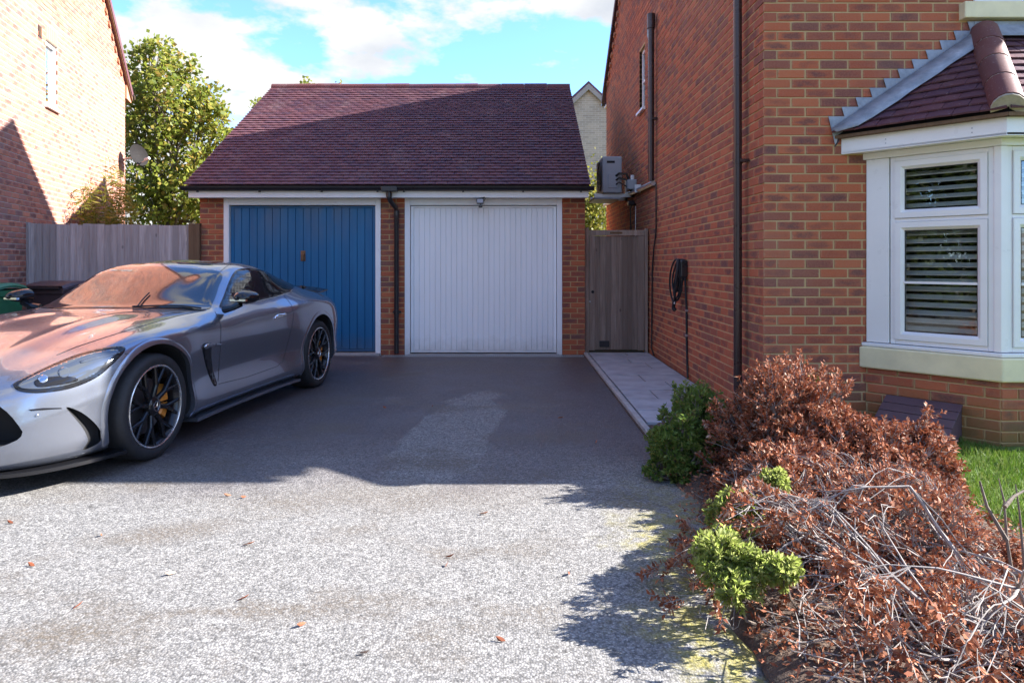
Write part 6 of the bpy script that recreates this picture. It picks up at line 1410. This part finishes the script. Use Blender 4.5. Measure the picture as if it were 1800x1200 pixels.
    # --- splitter, skirts, rear wing
    for nm, x0, x1, o0, o1, z0, z1_, mt in (('splitter', .24, .945, -.2, .028, .125, .146, gloss), ('side_skirt', -2.2, -.44, -.25, .008, .148, .172, paint)):
        for s in ((1, -1) if nm != 'splitter' else (1, -1)):
            X = np.linspace(x0, x1, 40); O = [(x, s * (float(Wd(x)) + o1 - (.05 if nm == 'splitter' and x < .3 else 0)), 0) for x in X]; I = [(x, s * max(0, float(Wd(x)) + o0), 0) for x in X]
            m = MB(); k = len(X); m.add([(a, b_, z0) for a, b_, _ in O] + [(a, b_, z0) for a, b_, _ in I] + [(a, b_, z1_) for a, b_, _ in O] + [(a, b_, z1_) for a, b_, _ in I],
                [(i, i + 1, k + i + 1, k + i) for i in range(k - 1)] + [(2 * k + i, 3 * k + i, 3 * k + i + 1, 2 * k + i + 1) for i in range(k - 1)] + [(i, 2 * k + i, 2 * k + i + 1, i + 1) for i in range(k - 1)] + [(0, k, 3 * k, 2 * k), (k - 1, 3 * k - 1, 4 * k - 1, 2 * k - 1)])
            m.build(nm, mt, CAR, smooth=True, local=True)
    m = MB(); vs = []
    for k in range(21):
        y = -.70 + 1.4 * k / 20; zz = 1.035 - .05 * (y / .7)**2; xb = -3.42 - .02 + .1 * (y / .7)**2; vs += [(xb, y, zz), (xb - .12, y, zz + .012), (xb - .24, y, zz + .02), (xb - .24, y, zz + .01), (xb - .12, y, zz - .008), (xb, y, zz - .012)]
    m.add(vs, [(6 * k + j, 6 * k + (j + 1) % 6, 6 * k + 6 + (j + 1) % 6, 6 * k + 6 + j) for k in range(20) for j in range(6)] + [tuple(range(6)), tuple(range(120, 126))]); m.build('rear_wing', gloss, CAR, smooth=True, local=True)
    for s in (-1, 1):
        m = MB(); m.obox((-3.55, s * .42, .98), (1, 0, .2), (0, 1, 0), (0, 0, 1), (.05, .012, .06)); m.build('wing_strut', gloss, CAR, local=True)
    # --- seams and details
    seam('door_seam', Z([(1133, 322), (1152, 360), (1165, 400), (1164, 480), (1158, 570), (1150, 690)]))
    seam('door_seam', Z([(1498, 240), (1535, 285), (1549, 335), (1540, 400), (1520, 480), (1492, 585), (1460, 612), (1300, 668), (1152, 704)]))
    seam('bonnet_seam', Z([(1064, 320), (940, 345), (800, 384), (660, 425), (520, 470), (400, 510), (300, 552)]), .0025)
    seam('fender_seam', Z([(660, 546), (700, 549), (738, 550)]), .002)
    seam('roof_seam', Z([(1162, 112), (1200, 80), (1232, 72)]), .002)
    patch('door_handle', Z([(1446, 352), (1462, 340), (1502, 332), (1504, 344), (1470, 356), (1450, 362)]), chrome, off=.012, step=3, th=.012)
    patch('side_vent', Z([(1068, 502), (1092, 488), (1112, 500), (1112, 560), (1124, 640), (1142, 702), (1130, 712), (1104, 660), (1080, 580)]), gloss, off=.004, step=4)
    patch('vent_fin', Z([(1070, 506), (1090, 490), (1150, 488), (1160, 496), (1100, 512), (1078, 520)]), paint, off=.016, step=3, th=.01)
    patch('vent_badge', Z([(1072, 503), (1084, 492), (1096, 492), (1086, 505), (1076, 513)]), chrome, off=.019, step=3, sm=False)
    patch('bumper_blade', Z6([(300, 118), (450, 100), (640, 98), (655, 108), (500, 118), (330, 132)]), gloss, off=.003, step=4, sm=False)
    patch('parking_sensor', Z6([(372, 172), (390, 162), (404, 170), (400, 184), (384, 192), (370, 184)]), paint, off=.005, step=2)
    seam('wiper', Z([(700, 303), (830, 298), (960, 300), (1060, 312)]), .007, M['rubber'], False, .012)
    seam('wiper', Z([(728, 302), (760, 262), (790, 232)]), .006, M['rubber'], False, .016)
    patch('cowl', Z([(215, 304), (400, 303), (600, 303), (900, 306), (1086, 316), (1060, 322), (900, 313), (600, 308), (300, 310)]), gloss, mirror=False, off=.002, sm=False)
    patch('roof_panel', Z([(760, 70), (900, 60), (1040, 62), (1180, 66), (1196, 74), (1100, 78), (950, 72)]), gloss, off=.002, mirror=False, step=6, sm=False)
    for s in (1, -1):
        m = MB(); nu, nv = 16, 10; vs = []
        for i in range(nu):
            a = 2 * math.pi * i / nu
            for j, u in enumerate(np.linspace(0, 1, nv)):
                pr = (math.sin(math.pi * min(1, .08 + u * .92) * .5)) ** .6 if u < 1 else 1; xx = .10 - .17 * u; q = (.5 + .5 * pr)
                pr = math.sqrt(max(.0, 1 - (1 - u) ** 2.2)); vs.append((-1.02 + xx, s * (1.02 + math.cos(a) * .098 * pr + .01), 1.035 + math.sin(a) * (.062 if math.sin(a) > 0 else .055) * pr * (1 - .18 * math.cos(a))))
        m.add(vs, [(i * nv + j, i * nv + j + 1, ((i + 1) % nu) * nv + j + 1, ((i + 1) % nu) * nv + j) for i in range(nu) for j in range(nv - 1)] + [tuple(i * nv + nv - 1 for i in range(nu))])
        bb = m.build('wing_mirror', gloss, CAR, smooth=True, local=True, sharp=50)
        b2 = bmesh.new(); b2.from_mesh(bb.data); bmesh.ops.remove_doubles(b2, verts=b2.verts, dist=1e-4); bmesh.ops.recalc_face_normals(b2, faces=b2.faces); b2.to_mesh(bb.data); b2.free()
        m = MB(); m.tube([(-1.03, s * .99, .985), (-1.03, s * .93, .955), (-1.04, s * .84, .935)], [.03, .026, .034], 8); m.build('mirror_arm', gloss, bb, smooth=True, local=True)
        m = MB(); m.obox((-.945, s * 1.02, 1.018), (.25, 1, 0), (1, -.25, 0), (0, 0, 1), (.08, .012, .008)); m.build('mirror_trim', chrome, bb, local=True)
    # --- wheels
    def wheel(xw, s, yo):
        Wm = Matrix.Translation((xw, s * yo, .355)) @ (Matrix.Identity(4) if s > 0 else Matrix.Rotation(math.pi, 4, 'Z'))
        def bld(m, name, mt, par, sm=True, sharp=35, kind=None): m.xform(Wm); return m.build(name, mt, par, smooth=sm, local=True, sharp=sharp, kind=kind)
        ax = (0, 1, 0)
        m = MB(); m.lathe([(.262, -.25), (.268, -.22), (.245, -.18), (.235, -.06), (.258, -.018), (.268, -.012)], (0, 0, 0), ax, 64); rim = bld(m, 'wheel', rim_m, CAR)
        m = MB(); m.lathe([(.268, -.25), (.29, -.272), (.325, -.275), (.346, -.262), (.354, -.235), (.355, -.15), (.354, -.045), (.346, -.018), (.330, -.004), (.31, .0), (.292, -.002), (.280, -.009), (.274, -.018)], (0, 0, 0), ax, 72); bld(m, 'tyre', tyre_m, rim)
        m = MB(); m.lathe([(.263, -.02), (.266, -.006), (.271, -.003), (.277, -.006), (.279, -.014)], (0, 0, 0), ax, 72); bld(m, 'rim_edge', lip_m, rim)
        m = MB(); m.lathe([(0, -.095), (.185, -.095), (.185, -.12), (0, -.12)], (0, 0, 0), ax, 40); bld(m, 'brake_disc', disc_m, rim)
        rad = lambda r, a, y: Vector((math.cos(a) * r, y, math.sin(a) * r))
        ns = 8
        for k in range(ns):
            a = 2 * math.pi * k / ns + .2; m = MB()
            def bar(r0, a0, y0, w0, r1, a1, y1, w1, d=.03):
                p, q = rad(r0, a0, y0), rad(r1, a1, y1); dd = (q - p).normalized(); sd = dd.cross(Vector((0, 1, 0))).normalized(); Y = Vector((0, 1, 0))
                vs = []
                for c, w in ((p, w0), (q, w1)): vs += [c + sd * w * .55, c + sd * w - Y * .008, c + sd * w * .8 - Y * d, c - sd * w * .8 - Y * d, c - sd * w - Y * .008, c - sd * w * .55]
                m.add(vs, [(0, 1, 7, 6), (1, 2, 8, 7), (2, 3, 9, 8), (3, 4, 10, 9), (4, 5, 11, 10), (5, 0, 6, 11), (5, 4, 3, 2, 1, 0), (6, 7, 8, 9, 10, 11)])
            bar(.045, a, -.03, .018, .145, a, -.018, .014); bar(.138, a, -.0185, .0125, .264, a - .19, -.012, .011); bar(.138, a, -.019, .0125, .264, a + .19, -.0125, .011)
            bld(m, 'spoke', rim_m, rim, True, 30)
        m = MB(); m.lathe([(.068, -.06), (.062, -.022), (.05, -.012), (.035, -.009), (0, -.009)], (0, 0, 0), ax, 32); hub = bld(m, 'hub_cap', gloss, rim)
        m = MB(); m.lathe([(.028, -.009), (.029, -.005), (.034, -.005), (.035, -.009)], (0, 0, 0), ax, 32)
        for k in range(3):
            a = math.pi / 2 + k * 2 * math.pi / 3 + .35; p = rad(.030, a, -.0065); e0, e1 = rad(.0055, a + 1.05, -.0065), rad(.0055, a - 1.05, -.0065); m.add([rad(0, 0, -.003), e0, p, e1], [(0, 1, 2), (0, 2, 3)])
        bld(m, 'emblem', chrome, rim, False)
        m = MB(); back = math.pi if s > 0 else 0
        for (a0, a1) in ((-.62, -.06), (.06, .62)):
            V = []; nseg = 7
            for i in range(nseg + 1):
                a = math.pi + a0 + (a1 - a0) * i / nseg if s > 0 else a0 + (a1 - a0) * i / nseg
                for r_, y in ((.115, -.13), (.115, -.07), (.135, -.052), (.185, -.052), (.205, -.075), (.205, -.13)): V.append(rad(r_, a, y))
            m.add(V, [(6 * i + j, 6 * i + (j + 1) % 6, 6 * i + 6 + (j + 1) % 6, 6 * i + 6 + j) for i in range(nseg) for j in range(6)] + [tuple(range(6)), tuple(range(6 * nseg, 6 * nseg + 6))])
        bld(m, 'brake_caliper', bronze, rim)
        m = MB(); m.lathe([(0, -.2), (.245, -.2), (.245, -.19), (0, -.19)], (0, 0, 0), ax, 32); bld(m, 'dust_shield', dark, rim)
    for xw, yo in ((0, .965), (-2.7, .972)):
        for s in (1, -1): wheel(xw, s, yo)
    m = MB(); m.box(-2.2, -.5, -.6, .6, .14, .17); m.build('floor_pan', dark, CAR, local=True)
car()
